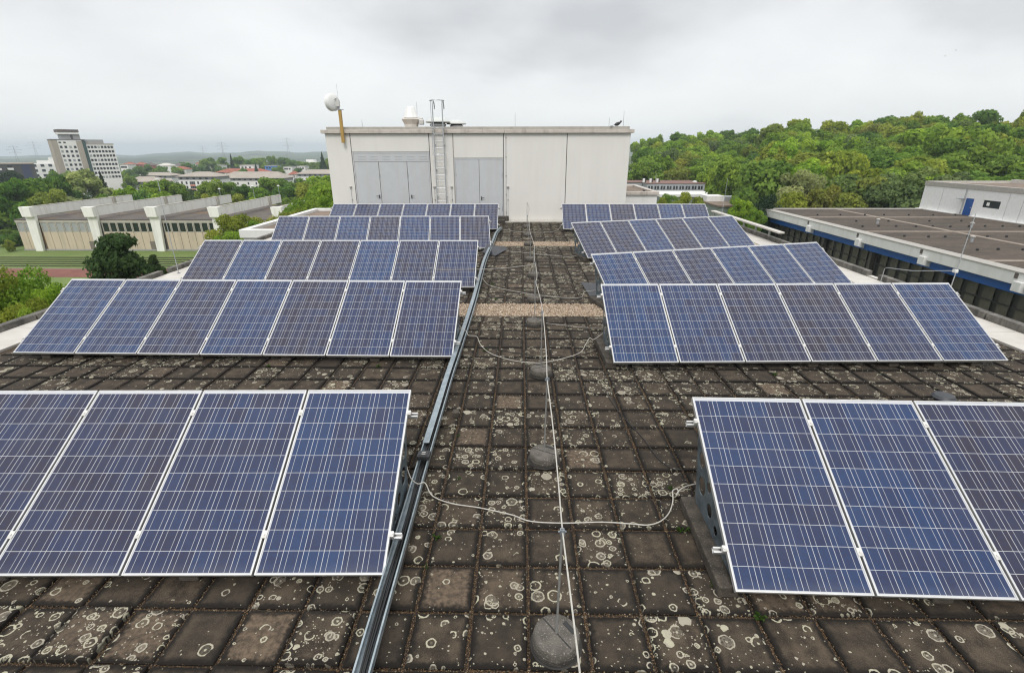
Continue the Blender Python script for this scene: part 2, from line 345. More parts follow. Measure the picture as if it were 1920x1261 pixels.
def pebble_material(name, cols, scale, rough=.85, bumpd=.01):
    m, t, b = newmat(name); L = t.links.new
    tc = N(t, 'ShaderNodeTexCoord'); vo = N(t, 'ShaderNodeTexVoronoi', i_Scale=scale); L(tc.outputs['Object'], vo.inputs['Vector'])
    sc = N(t, 'ShaderNodeSeparateXYZ'); L(vo.outputs['Color'], sc.inputs[0])
    rp = N(t, 'ShaderNodeValToRGB'); L(sc.outputs[0], rp.inputs[0]); rp.color_ramp.interpolation = 'CONSTANT'
    e = rp.color_ramp.elements
    while len(e) > 1: e.remove(e[-1])
    e[0].position = 0; e[0].color = (*cols[0], 1)
    for i, c in enumerate(cols[1:], 1): q = e.new(i / len(cols)); q.color = (*c, 1)
    L(rp.outputs[0], b.inputs['Base Color']); b.inputs['Roughness'].default_value = rough
    bp = N(t, 'ShaderNodeBump', i_Strength=.8, i_Distance=bumpd, invert=True); L(vo.outputs['Distance'], bp.inputs['Height']); L(bp.outputs[0], b.inputs['Normal'])
    return m
MT['grit'] = pebble_material('joint_grit', [(.022, .017, .012), (.014, .011, .008), (.08, .045, .02), (.03, .02, .012), (.16, .10, .05), (.02, .015, .01), (.10, .055, .022), (.012, .01, .008)], 130)
MT['gravel'] = pebble_material('pale_gravel', [(.44, .36, .27), (.34, .27, .19), (.55, .48, .38), (.38, .29, .19), (.22, .17, .13), (.50, .41, .31)], 42)
def stone_material(name, cols):
    m, t, b = newmat(name); L = t.links.new
    at = N(t, 'ShaderNodeAttribute', attribute_name='tint'); rp = N(t, 'ShaderNodeValToRGB'); L(at.outputs['Fac'], rp.inputs[0])
    e = rp.color_ramp.elements
    while len(e) > 1: e.remove(e[-1])
    e[0].position = 0; e[0].color = (*cols[0], 1)
    for i, c in enumerate(cols[1:], 1): q = e.new(i / (len(cols) - 1) if i < len(cols) - 1 else 1.0); q.color = (*c, 1)
    L(rp.outputs[0], b.inputs['Base Color']); b.inputs['Roughness'].default_value = .8
    return m
MT['stone'] = stone_material('pale_stones', [(.12, .085, .06), (.36, .26, .18), (.58, .46, .34), (.28, .19, .13), (.68, .59, .48), (.44, .32, .23)])
MT['stone_j'] = stone_material('grit_stones', [(.03, .02, .013), (.14, .075, .03), (.05, .032, .02), (.30, .18, .08), (.04, .026, .016), (.42, .33, .22), (.10, .055, .025)])

def leaf_material(name, transl=.42):
    m = bpy.data.materials.new(name); m.use_nodes = True; t = m.node_tree; t.nodes.clear(); L = t.links.new
    oi = N(t, 'ShaderNodeObjectInfo'); at = N(t, 'ShaderNodeAttribute', attribute_name='tint')
    hs = N(t, 'ShaderNodeHueSaturation'); L(oi.outputs['Color'], hs.inputs['Color'])
    mr = N(t, 'ShaderNodeMapRange'); L(at.outputs['Fac'], mr.inputs['Value']); mr.inputs['To Min'].default_value = .88; mr.inputs['To Max'].default_value = 1.75
    L(mr.outputs[0], hs.inputs['Value'])
    mh = N(t, 'ShaderNodeMapRange'); L(at.outputs['Fac'], mh.inputs['Value']); mh.inputs['To Min'].default_value = .515; mh.inputs['To Max'].default_value = .485
    L(mh.outputs[0], hs.inputs['Hue'])
    d = N(t, 'ShaderNodeBsdfDiffuse'); L(hs.outputs[0], d.inputs[0]); tr = N(t, 'ShaderNodeBsdfTranslucent'); L(hs.outputs[0], tr.inputs[0])
    mx = N(t, 'ShaderNodeMixShader'); mx.inputs[0].default_value = transl; L(d.outputs[0], mx.inputs[1]); L(tr.outputs[0], mx.inputs[2])
    o = N(t, 'ShaderNodeOutputMaterial'); L(mx.outputs[0], o.inputs[0]); return m
MT['leaf'] = leaf_material('foliage')
MT['bark'] = mat('bark', (0.07, 0.055, 0.04), .9, (0.04, 0.032, 0.025), 6, stretch=(3, 3, .6), bump=.5, bscale=12)
MT['grass'] = mat('grass', (0.105, 0.165, 0.034), .9, (0.14, 0.19, 0.045), .35, c3=(0.19, 0.18, 0.07), s3=1.7, bump=.4, bscale=6)
MT['ground'] = mat('ground_green', (0.045, 0.075, 0.02), .95, (0.085, 0.10, 0.035), .03, c3=(0.12, 0.105, 0.07), s3=.12)
MT['riser'] = mat('step_riser', (0.035, 0.045, 0.018), .9, (0.06, 0.055, 0.035), 2)
MT['track'] = mat('red_cinder_track', (0.16, 0.055, 0.042), .9, (0.20, 0.075, 0.055), .8)
MT['asphalt'] = mat('asphalt', (0.13, 0.125, 0.12), .9, (0.10, 0.098, 0.095), 1.2)
MT['hall_white'] = mat('hall_white', (0.83, 0.83, 0.785), .65, (0.77, 0.765, 0.715), .5, streak=((0.42, 0.41, 0.37), 1.2, .5))
MT['hall_beige'] = mat('hall_beige', (0.56, 0.475, 0.36), .75, (0.52, 0.44, 0.33), .5, streak=((0.30, 0.26, 0.2), 1.3, .5))
MT['hall_strip'] = mat('hall_strip', (0.44, 0.42, 0.36), .75, (0.38, 0.36, 0.31), .6)
MT['hall_roof'] = mat('hall_roof', (0.075, 0.065, 0.06), .9, (0.13, 0.11, 0.09), .18, c3=(0.26, 0.14, 0.04), s3=.13)
MT['glass_dk'] = mat('dark_glass', (0.010, 0.018, 0.014), .12, (0.02, 0.03, 0.026), .8)
MT['blind'] = mat('grey_blind', (0.36, 0.38, 0.37), .5, (0.30, 0.32, 0.32), .9)
MT['facade'] = mat('brown_glass_facade', (0.12, 0.108, 0.09), .22, (0.045, 0.042, 0.038), .7)
MT['facade_f'] = mat('dark_facade_frame', (0.018, 0.017, 0.017), .45)
MT['blue'] = mat('blue_paint', (0.010, 0.085, 0.33), .4, (0.012, 0.075, 0.28), 1.0)
MT['roof_grey'] = mat('grey_gravel_roof', (0.082, 0.061, 0.044), .9, (0.040, 0.030, 0.022), .35, c3=(0.19, 0.15, 0.115), s3=3.0, stretch=(.5, 2.2, 1))
MT['roof_strip'] = mat('pale_roof_strip', (0.30, 0.25, 0.20), .9, (0.22, 0.18, 0.145), 3)
MT['roof_brown'] = mat('brown_gravel_roof', (0.22, 0.165, 0.125), .9, (0.15, 0.115, 0.09), 1.2)
MT['tile_tan'] = mat('tan_roof_tiles', (0.37, 0.325, 0.275), .85, (0.31, 0.275, 0.235), .15)
MT['tile_red'] = mat('red_roof_tiles', (0.32, 0.10, 0.06), .85, (0.25, 0.085, 0.055), .3)
MT['tile_dark'] = mat('dark_roof_tiles', (0.10, 0.085, 0.08), .85, (0.14, 0.11, 0.10), .3)
MT['render_w'] = mat('white_render', (0.80, 0.79, 0.76), .75, (0.74, 0.73, 0.70), .12)
MT['render_g'] = mat('grey_render', (0.34, 0.34, 0.34), .75, (0.30, 0.30, 0.30), .3)
MT['tower_conc'] = mat('tower_concrete', (0.40, 0.35, 0.29), .8, (0.34, 0.30, 0.25), .15)
MT['green_strip'] = mat('dark_green_cladding', (0.03, 0.07, 0.06), .4)
MT['dark_slate'] = mat('dark_slate_cladding', (0.07, 0.065, 0.06), .6, (0.05, 0.048, 0.047), .2)
MT['navy'] = mat('navy_cladding', (0.03, 0.04, 0.09), .5)
MT['win'] = mat('window_glass', (0.03, 0.035, 0.04), .15)
MT['win_blue'] = mat('light_blue_panel', (0.08, 0.26, 0.46), .5)
MT['salmon'] = mat('salmon_panel', (0.58, 0.22, 0.15), .6)
MT['blue_house'] = mat('blue_render', (0.06, 0.20, 0.48), .6)
MT['greyblue'] = mat('grey_metal_cladding', (0.36, 0.38, 0.39), .5, (0.31, 0.33, 0.34), .5)
MT['greengrey'] = mat('green_grey_wall', (0.20, 0.24, 0.21), .7)
MT['roof_red'] = mat('dull_red_roof', (0.22, 0.12, 0.10), .85, (0.17, 0.10, 0.085), .6)
MT['pylon'] = mat('pylon_steel', (0.26, 0.28, 0.29), .6)
def hill_material():
    m, t, b = newmat('far_fields'); L = t.links.new
    tc = N(t, 'ShaderNodeTexCoord'); mp = N(t, 'ShaderNodeMapping'); mp.inputs['Scale'].default_value = (.0022, .0050, .002); mp.inputs['Rotation'].default_value = (0, 0, R(38)); L(tc.outputs['Object'], mp.inputs[0])
    vo = N(t, 'ShaderNodeTexVoronoi', i_Scale=1.6); L(mp.outputs[0], vo.inputs['Vector']); sc = N(t, 'ShaderNodeSeparateXYZ'); L(vo.outputs['Color'], sc.inputs[0])
    rp = N(t, 'ShaderNodeValToRGB'); L(sc.outputs[0], rp.inputs[0]); e = rp.color_ramp.elements
    e[0].color = (.035, .07, .025, 1); e[1].color = (.11, .17, .06, 1); q = e.new(.45); q.color = (.065, .12, .035, 1); q = e.new(.75); q.color = (.13, .13, .07, 1)
    n = N(t, 'ShaderNodeTexNoise', i_Scale=1.7, i_Detail=9.0, i_Roughness=.66); L(mp.outputs[0], n.inputs['Vector'])
    mr = N(t, 'ShaderNodeMapRange'); L(n.outputs['Fac'], mr.inputs['Value']); mr.inputs['From Min'].default_value = .47; mr.inputs['From Max'].default_value = .53
    mx = N(t, 'ShaderNodeMix', data_type='RGBA'); L(mr.outputs[0], mx.inputs[0]); L(rp.outputs[0], mx.inputs[6]); mx.inputs[7].default_value = (.014, .030, .016, 1)
    L(mx.outputs[2], b.inputs['Base Color']); b.inputs['Roughness'].default_value = .95
    return m
MT['hills'] = hill_material()
# ================================================================== the roof we stand on
XL, XR, YB, YF = -8.72, 8.37, -0.6, 23.35          # paved field
TX, TY, PX, PY = 0.069, 3.078, 0.412, 0.428         # slab joints
GRAVEL_ROWS = (15, 16, 33, 34)
def build_paving():
    V = []; F = []; S = []; U = []
    r = random.Random(4)
    j0, j1 = math.ceil((XL - TX) / PX), math.floor((XR - TX) / PX)
    k0, k1 = math.ceil((YB - TY) / PY), math.floor((YF - TY) / PY)
    for k in range(k0, k1):
        if k in GRAVEL_ROWS: continue
        for j in range(j0, j1):
            x0, y0 = TX + j * PX, TY + k * PY
            g = .013
            ax, bx, ay, by = x0 + g + r.uniform(-.003, .004), x0 + PX - g + r.uniform(-.004, .003), y0 + g + r.uniform(-.003, .004), y0 + PY - g + r.uniform(-.004, .003)
            dz = r.gauss(0, .0025); tx, ty = r.gauss(0, .006), r.gauss(0, .006)
            lift = 0.0
            if -2.0 < x0 < -.9 and False: lift = 0
            if k in (-3, -2) and j < -3 and r.random() < .35: lift = r.uniform(.015, .035)
            c = .010
            cx, cy_ = (ax + bx) / 2, (ay + by) / 2
            def z(x, y, d): return d + dz + lift + tx * (x - cx) + ty * (y - cy_)
            b = len(V)
            cor = [(ax, ay), (bx, ay), (bx, by), (ax, by)]; inn = [(ax + c, ay + c), (bx - c, ay + c), (bx - c, by - c), (ax + c, by - c)]
            V += [(x, y, -.05) for x, y in cor] + [(x, y, z(x, y, -.009)) for x, y in cor] + [(x, y, z(x, y, 0)) for x, y in inn]
            fs = [(8, 9, 10, 11)] + [(i, (i + 1) % 4, 4 + (i + 1) % 4, 4 + i) for i in range(4)] + [(4 + i, 4 + (i + 1) % 4, 8 + (i + 1) % 4, 8 + i) for i in range(4)]
            s = (r.choice((.12, .3, .45, .6, .85, 1.25)) * (1.05 if k < 6 or k > 18 else 1.0), r.random(), r.random())
            q = c / PX
            uvs = [(0, 0), (1, 0), (1, 1), (0, 1)] * 2 + [(q, q), (1 - q, q), (1 - q, 1 - q), (q, 1 - q)]
            for f in fs:
                F.append(tuple(b + i for i in f)); S.append(s); U += [uvs[i] for i in f]
    me = bpy.data.meshes.new('paving'); me.from_pydata(V, [], F)
    a = me.attributes.new('slab', 'FLOAT_VECTOR', 'FACE'); a.data.foreach_set('vector', [c for s in S for c in s])
    uv = me.uv_layers.new(name='UVMap'); uv.data.foreach_set('uv', [c for u in U for c in u])
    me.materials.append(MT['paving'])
    o = link(bpy.data.objects.new('paving', me)); tag(o, kind='structure')
build_paving()
tag(MB().box(XL, XR, YB, YF + .2, -.09, -.022).build('roof_bed', MT['grit']), kind='structure')

def stones(name, boxes, n, size, zb, mname, seed, flat=.7):
    """many small stones in ONE object"""
    g = np.random.default_rng(seed)
    ar = np.array([(b[1] - b[0]) * (b[3] - b[2]) for b in boxes]); ch = g.choice(len(boxes), n, p=ar / ar.sum()); B = np.array(boxes)[ch]
    P = np.stack([B[:, 0] + g.random(n) * (B[:, 1] - B[:, 0]), B[:, 2] + g.random(n) * (B[:, 3] - B[:, 2]), zb + g.random(n) * size * .35], 1)
    base = np.array([(1, 0, 0), (0, 1, 0), (-1, 0, 0), (0, -1, 0), (0, 0, 1), (0, 0, -1), ], float)
    V = base[None] * (g.uniform(.6, 1.25, (n, 6, 1))); V[:, :, 2] *= flat
    a = g.random(n) * 6.28; ca, sa = np.cos(a)[:, None], np.sin(a)[:, None]
    x, y = V[:, :, 0] * ca - V[:, :, 1] * sa, V[:, :, 0] * sa + V[:, :, 1] * ca; V[:, :, 0], V[:, :, 1] = x, y
    V[:, :, 2] += g.normal(0, .15, (n, 6))
    V = V * (size * g.uniform(.45, 1.0, (n, 1, 1)) * .5) + P[:, None]
    f = np.array([(0, 1, 4), (1, 2, 4), (2, 3, 4), (3, 0, 4), (1, 0, 5), (2, 1, 5), (3, 2, 5), (0, 3, 5)])
    F = (f[None] + (np.arange(n) * 6)[:, None, None]).reshape(-1, 3)
    me = bpy.data.meshes.new(name); me.vertices.add(n * 6); me.vertices.foreach_set('co', V.reshape(-1))
    me.loops.add(F.size); me.loops.foreach_set('vertex_index', F.reshape(-1)); me.polygons.add(len(F))
    me.polygons.foreach_set('loop_start', np.arange(len(F)) * 3); me.update(); me.validate()
    at = me.attributes.new('tint', 'FLOAT', 'FACE'); at.data.foreach_set('value', np.repeat(g.random(n), 8))
    me.materials.append(MT[mname]); o = link(bpy.data.objects.new(name, me)); return o
for gi, (k, n) in enumerate(((15, 9000), (33, 6500))):
    y0, y1 = TY + k * PY, TY + (k + 2) * PY
    tag(MB().box(XL, XR, y0 + .01, y1 - .01, -.06, -.012).build('gravel_bed', MT['gravel']), kind='structure')
    tag(stones('gravel_strip', [(-2.6, 3.6, y0 + .012, y1 - .012)], n, .042, -.008, 'stone', 20 + gi), kind='stuff')
# grit and small stones in the joints near the camera
jb = []
for j in range(-14, 13): jb.append((TX + j * PX - .015, TX + j * PX + .015, 1.2, 6.3))
for k in range(-5, 8): jb.append((-5.5, 5.2, TY + k * PY - .015, TY + k * PY + .015))
tag(stones('joint_grit', jb, 38000, .013, -.014, 'stone_j', 3), kind='stuff')

# ---- the building below the roof
sb = thing('school_building', 'long flat-roofed building carrying the solar rows, with white flashing and a low concrete parapet', 'building', (0, 0, -18))
def part(mb, name, m, parent, bevel=0.0, smooth=False, lab=None):
    """geometry given in world coordinates, re-based on the parent"""
    p = parent; off = Vector((0, 0, 0))
    while p is not None: off += Vector(p.location); p = p.parent
    mb.v = [(v[0] - off.x, v[1] - off.y, v[2] - off.z) for v in mb.v]
    o = mb.build(name, m, parent, bevel=bevel, smooth=smooth)
    if lab: o['label'] = lab
    return o
part(MB().box(-9.66, 9.22, -1.0, 24.4, -18, -.10), 'wall', MT['render_g'], sb)
def sheets(x0, x1, sgn):
    y = -1.0; i = 0
    while y < 24.3:
        y2 = min(y + 2.4, 24.4)
        part(MB().add([(x0, y + .006, .012), (x1, y + .006, .03), (x1, y2 - .006, .03), (x0, y2 - .006, .012), (x0, y + .006, -.095), (x1, y + .006, -.095), (x1, y2 - .006, -.095), (x0, y2 - .006, -.095)],
             [(0, 1, 2, 3), (7, 6, 5, 4), (0, 4, 5, 1), (1, 5, 6, 2), (2, 6, 7, 3), (3, 7, 4, 0)]), 'flashing_sheet', MT['membrane'], sb)
        y = y2; i += 1
sheets(8.38, 9.07, 1); sheets(-8.73, -9.50, -1)
for y0, y1 in ((-1, 3.9), (3.93, 9.3), (9.33, 12.42), (12.86, 17.6), (17.63, 24.4)):
    part(MB().box(9.08, 9.235, y0, y1, -.094, .165), 'parapet', MT['conc'], sb, bevel=.012)
for y0, y1 in ((-1, 4.6), (4.63, 9.05), (9.08, 12.75), (13.1, 18.4), (18.43, 24.4)):
    part(MB().box(-9.66, -9.51, y0, y1, -.094, .14), 'parapet', MT['conc'], sb, bevel=.012)
part(MB().box(9.10, 9.23, 12.44, 12.84, -.094, .05), 'drain_gap', MT['membrane'], sb)
part(MB().box(-9.5, 9.07, 24.1, 24.4, -.094, .1), 'rear_edge', MT['membrane'], sb)
gr = thing('guard_rail', 'low pale ledge on short posts along the far right roof edge', 'railing', (9.0, 18, .16))
part(MB().box(8.92, 9.14, 17.4, 23.9, .40, .46), 'ledge', MT['membrane'], gr, bevel=.01)
for i in range(6): part(MB().box(9.0, 9.05, 18.2 + i * 1.1, 18.26 + i * 1.1, .165, .40), 'post', MT['rod'], gr)

# ================================================================== solar rows
PW, PL, PIT, TILT, ZB = .99, 1.65, 1.01, R(31.0), .13
def panel_meshes():
    f = MB(); w = .010; h = .038
    f.box(0, w, 0, PL, -h, 0); f.box(PW - w, PW, 0, PL, -h, 0); f.box(w, PW - w, 0, w, -h, 0); f.box(w, PW - w, PL - w, PL, -h, 0)
    f.box(w, PW - w, w, PL - w, -.016, -.010, 1)
    fm = f.mesh('solar_panel', [MT['alu'], MT['backsheet']])
    g = bpy.data.meshes.new('cell_face')
    z = -.0035
    vs = [(w, w, z), (PW - w, w, z), (PW - w, PL - w, z), (w, PL - w, z)]
    g.from_pydata(vs, [], [(0, 1, 2, 3)]); uv = g.uv_layers.new(name='UVMap')
    mx, my = .0165, .016
    for i, v in enumerate(vs): uv.data[i].uv = ((v[0] - mx) / ((PW - 2 * mx) / 6), (v[1] - my) / ((PL - my - .036) / 10))
    g.materials.append(MT['cells']); return fm, g
FM, GM = panel_meshes()
def plate_mesh():
    """triangular support plate with round holes, cut from 8 mm sheet, in the y-z plane"""
    cu = bpy.data.curves.new('plate', 'CURVE'); cu.dimensions = '2D'; cu.fill_mode = 'BOTH'; cu.extrude = .004
    def poly(pts):
        s = cu.splines.new('POLY'); s.points.add(len(pts) - 1); s.use_cyclic_u = True
        for q, p in zip(s.points, pts): q.co = (p[0], p[1], 0, 1)
    tn = math.tan(TILT)
    def top(y): return .13 + tn * y - .055
    poly([(.10, .102), (1.02, .102), (1.065, .16), (1.075, .26), (1.235, top(1.24) - .01), (1.20, top(1.20)), (.14, top(.14))])
    for cx, cy_, r in ((.945, .335, .085), (.72, .25, .062), (.545, .19, .042), (1.03, .545, .075), (.80, .43, .05)):
        poly([(cx + r * math.cos(-2 * math.pi * i / 20), cy_ + r * math.sin(-2 * math.pi * i / 20)) for i in range(20)])
    ob = bpy.data.objects.new('tmp', cu); COL.objects.link(ob)
    me = bpy.data.meshes.new_from_object(ob.evaluated_get(bpy.context.evaluated_depsgraph_get()))
    COL.objects.unlink(ob); bpy.data.objects.remove(ob)
    me.transform(Matrix(((0, 0, 1, 0), (1, 0, 0, 0), (0, 1, 0, 0), (0, 0, 0, 1)))); me.name = 'support_plate'
    me.materials.clear(); me.materials.append(MT['galv']); return me
PM = plate_mesh()
def rail_mesh(n):
    m = MB(); x0, x1 = -.085, n * PIT - .02 + .085
    m.box(x0, x1, -.022, -.018, -.04, 0); m.box(x0, x1, .018, .022, -.04, 0); m.box(x0, x1, -.018, .018, -.04, -.036)
    m.box(x0, x1, -.018, -.010, -.004, 0); m.box(x0, x1, .010, .018, -.004, 0)
    return m.mesh('mounting_rail', MT['alu'])
RM = {6: rail_mesh(6), 7: rail_mesh(7)}
def clamp_mesh(end):
    m = MB()
    if end: m.box(-.004, .028, -.022, .022, -.038, .003); m.box(-.012, .002, -.022, .022, .001, .005); m.tube([(.016, 0, .002), (.016, 0, .011)], .007, 6)
    else: m.box(-.020, .020, -.03, .03, .0005, .0045); m.box(-.006, .006, -.03, .03, -.03, .001); m.tube([(0, 0, .004), (0, 0, .011)], .007, 6)
    return m.mesh('clamp', MT['alu_dirty'])
CM, CE = clamp_mesh(False), clamp_mesh(True)
def mobj(name, me, parent, loc=(0, 0, 0), rot=(0, 0, 0), scale=None):
    o = bpy.data.objects.new(name, me); link(o, parent); o.location = loc; o.rotation_euler = rot
    if scale: o.scale = scale
    return o
BLK = {}
def block_mesh(i):
    if i not in BLK:
        r = random.Random(i); m = MB(); w = .075; m.box(-w, w, 0, 1.04, 0, .1)
        me = m.mesh('ballast_beam', MT['beam']); BLK[i] = me
    return BLK[i]
ORD = ['first', 'second', 'third', 'fourth', 'fifth', 'sixth', 'seventh', 'eighth']
def solar_row(name, side, n, x0, y0, yaw, xs, label, roww, roll=0.0, seed=0):
    t = thing('solar_array', label, 'solar array', (x0, y0, 0), R(yaw), 'rows of tilted solar panels on the flat roof')
    t.rotation_euler = (0, R(roll), R(yaw))
    sh = -n * PIT + (PIT - PW) if side == 'L' else 0.0
    for i in range(n):
        p = mobj('solar_panel', FM, t, (sh + i * PIT, 0, ZB), (TILT, 0, 0)); mobj('cell_glass', GM, p)
    c, s = math.cos(TILT), math.sin(TILT)
    def on(x, u, d): return (x, u * c - d * s, ZB + u * s + d * c)
    for u in (.30, 1.40):
        mobj('mounting_rail', RM[n], t, on(sh, u, -.039), (TILT, 0, 0))
        for i in range(1, n): mobj('clamp', CM, t, on(sh + i * PIT - .01, u, 0), (TILT, 0, 0))
        mobj('clamp', CE, t, on(sh + n * PIT - .02, u, 0), (TILT, 0, 0))
        e = mobj('clamp', CE, t, on(sh, u, 0), (TILT, 0, 0)); e.scale = (-1, 1, 1)
    ca, sa = math.cos(R(yaw)), math.sin(R(yaw))
    for q, xx in enumerate(xs):
        mobj('support_plate', PM, t, (xx, 0, 0))
        bx, by = x0 + (xx - (.05 if side == 'R' else -.05) * (1 if q == 0 else 0)) * ca - .06 * sa, y0 + xx * sa + .06 * ca
        b = mobj('ballast_beam', block_mesh(q % 3), None, (bx, by, 0.001), (0, 0, R(yaw) + rnd.uniform(-.03, .03)))
        bv = b.modifiers.new('bevel', 'BEVEL'); bv.width = .012; bv.segments = 2
        tag(b, '%s concrete ballast beam from the walkway end under the %s' % (ORD[q], roww), 'ballast block', 'concrete beams weighing down the solar rows')
    return t
solar_row('L1', 'L', 7, -1.026, 2.853, 1.07, (-.03, -1.55, -3.05, -4.6, -6.2), 'foremost left row of solar panels, cut off by the left and lower picture edge', 'foremost left solar row')
solar_row('L2', 'L', 7, -1.05, 7.08, -.53, (-.03, -1.26, -2.68, -4.1, -5.4, -6.06, -6.6), 'left row of seven solar panels, second from the camera, wholly in view', 'second left solar row')
solar_row('L3', 'L', 7, -1.075, 11.242, .19, (-.03, -1.5, -3.0, -4.6, -6.9), 'left row of seven solar panels, third from the camera, crossed by a thin cable', 'third left solar row')
solar_row('L4', 'L', 7, -.976, 16.17, 6.13, (-.03, -1.6, -3.2, -4.8, -6.9), 'left row of seven bluish solar panels, fourth from the camera, turned slightly towards the walkway', 'fourth left solar row', roll=.67)
solar_row('L5', 'L', 7, -.935, 20.295, .59, (-.03, -1.6, -3.2, -4.8, -6.9), 'farthest left row of solar panels, right in front of the grey plant room doors', 'farthest left solar row')
solar_row('R1', 'R', 6, 1.587, 2.742, -1.21, (.03, 1.55, 3.05, 4.5, 5.9), 'foremost right row of deep blue solar panels, cut off by the right picture edge', 'foremost right solar row')
solar_row('R2', 'R', 6, 1.424, 6.885, 1.57, (.03, 1.5, 3.1, 4.35, 5.05, 5.63), 'unskewed right row of six solar panels, second from the camera', 'second right solar row')
solar_row('R3', 'R', 6, 1.928, 9.54, 15.15, (.03, 1.5, 3.1, 4.5, 5.9), 'skewed right row of six solar panels, third from the camera', 'third right solar row')
solar_row('R4', 'R', 6, 2.012, 14.58, 17.16, (.03, 1.5, 3.1, 4.5, 5.9), 'skewed right row of six solar panels, fourth from the camera', 'fourth right solar row')
solar_row('R5', 'R', 6, 1.727, 20.296, -.84, (.03, 1.5, 3.1, 4.5, 5.9), 'farthest right row of solar panels, below the blank cream wall of the plant room', 'farthest right solar row')

# ================================================================== lightning rod stands along the walkway
def stand_base():
    m = MB(); r, h = .162, .118
    prof = [(r - .006, 0), (r, .008), (r, h * .45), (r - .006, h * .5), (r - .006, h - .02), (r - .022, h)]
    m.lathe(prof[:4] + [(.10, h * .5)], n=40); return m
def make_stand():
    t = thing('rod_stand', 'x', 'lightning rod')
    b = stand_base().build('concrete_base', MT['conc_base'], t, smooth=True)
    MB().lathe([(.155, .058), (.156, .098), (.150, .110), (.140, .117)], n=40).build('top_block', MT['conc_top'], t, smooth=True)
    sk = MB().lathe([(.172, 0.001), (.178, .01), (.172, .018)], n=40).build('rubber_ring', MT['rubber'], t, smooth=True)
    s = MB(); s.box(-.140, .140, -.0035, .0035, .0, .004); s.build('split_joint', MT['dark'], b, loc=(0, 0, .1165), rot=(0, 0, R(-52)))
    h = MB(); h.box(-.05, .05, -.016, .016, 0, .004); h.build('grip_slot', MT['dark'], b, loc=(.090, .042, .1165), rot=(0, 0, R(-52)))
    MB().tube([(0, 0, .06), (0, 0, 1.0)], .0078, 10).build('rod', MT['rod'], t, smooth=True)
    c = MB(); c.box(-.014, .014, -.012, .012, .955, .99); c.tube([(-.024, 0, .972), (.026, 0, .972)], .006, 8); c.box(-.010, .018, -.016, -.012, .95, .995)
    c.build('cable_clamp', MT['clampm'], t, bevel=.003)
    return t
stands = [(.253, 2.40, 1.0), (.265, 4.53, 1.0), (.312, 6.71, 1.0), (.275, 8.93, .87), (.315, 10.55, .85), (.345, 12.76, .72), (.30, 14.78, .78), (.28, 17.33, .8), (.27, 19.25, .8), (.262, 21.4, 1.06)]
slab = ['nearest the camera, under the cable loop', 'between the two foremost rows', 'beside the second left row', 'just in front of the wide gravel strip', 'first one behind the wide gravel strip',
        'second one behind the wide gravel strip', 'third one behind the wide gravel strip', 'at the edge of the narrow gravel strip', 'beyond the narrow gravel strip', 'farthest down the walkway']
st0 = None
for i, (x, y, h) in enumerate(stands):
    s = make_stand() if st0 is None else copy_tree(st0)
    st0 = st0 or s
    s.location = (x, y, .001); s.rotation_euler = (R(rnd.uniform(-.4, .4)), R(.55), R([0, 25, 75, 10, 40, 100, 60, 15, 130, 80][i])); s.scale = (1, 1, h)
    for ch in s.children:
        if h < .95 and ch.name.startswith(('concrete', 'rubber', 'top')): ch.scale = (1, 1, 1 / h)
    tag(s, 'round concrete base with upright rod, ' + slab[i], 'lightning rod', 'lightning rods on round bases along the walkway')

# ================================================================== cables
def cable(name, pts, r, m, label, cat='cable', sub=7, group=None):
    o = MB().tube(spline(pts, sub), r, 8).build(name, MT[m], smooth=True); return tag(o, label, cat, group)
def hang(p, q, sag, n=5):
    p, q = Vector(p), Vector(q); return [p.lerp(q, i / n) - Vector((0, 0, sag * 4 * (i / n) * (1 - i / n))) for i in range(n)]
mp = []
tops = [(.265, .25, 1.0)] + [(x + .012, y, .975 * h) for x, y, h in stands]
wob = [0, 0, .0, .01, .015, -.02, .03, -.02, .03, .02, 0]
for i in range(len(tops) - 1):
    seg = hang(tops[i], tops[i + 1], .035 if i < 3 else .05)
    for k, s in enumerate(seg): mp.append(s + Vector((math.sin(k / 5 * math.pi) * (wob[i] + .012), 0, 0)))
mp.append(Vector(tops[-1])); mp += [Vector((.36, 21.6, .8)), Vector((.33, 22.2, .5)), Vector((.30, 22.9, .12))]
cable('main_cable', mp, .0052, 'cable_w', 'long pale cable strung from rod to rod down the middle of the walkway', sub=4)
cable('cross_cable', [(-1.14, 4.14, .26), (-1.06, 3.99, .17), (-.97, 3.9, .165), (-.905, 3.92, .16), (-.83, 3.86, .06), (-.64, 3.80, .022), (-.37, 3.75, .016), (-.07, 3.66, .016), (.1, 3.58, .016), (.39, 3.56, .016), (.75, 3.58, .014), (1.02, 3.56, .014), (1.15, 3.55, .014),
      (1.27, 3.59, .02), (1.38, 3.70, .025), (1.46, 3.86, .03), (1.485, 3.97, .05), (1.53, 4.0, .06), (1.535, 3.95, .062), (1.50, 3.90, .06), (1.53, 3.93, .09), (1.585, 3.93, .14), (1.64, 3.83, .25)], .0055, 'cable_w', 'pale cable looping over the slabs between the two foremost solar rows')
cable('cross_cable', [(-1.14, 8.38, .25), (-1.04, 8.27, .17), (-.94, 8.12, .165), (-.90, 8.05, .12), (-.76, 8.05, .10), (-.68, 7.75, .09), (-.56, 7.47, .08), (-.4, 7.26, .08), (-.11, 7.10, .06), (.18, 7.04, .05), (.38, 7.06, .05), (.7, 7.18, .07), (.97, 7.37, .09), (1.1, 7.69, .11), (1.2, 7.95, .12), (1.25, 7.92, .10), (1.36, 8.0, .13), (1.47, 8.02, .22)],
      .005, 'cable_w', 'sagging pale cable across the walkway between the second solar rows')
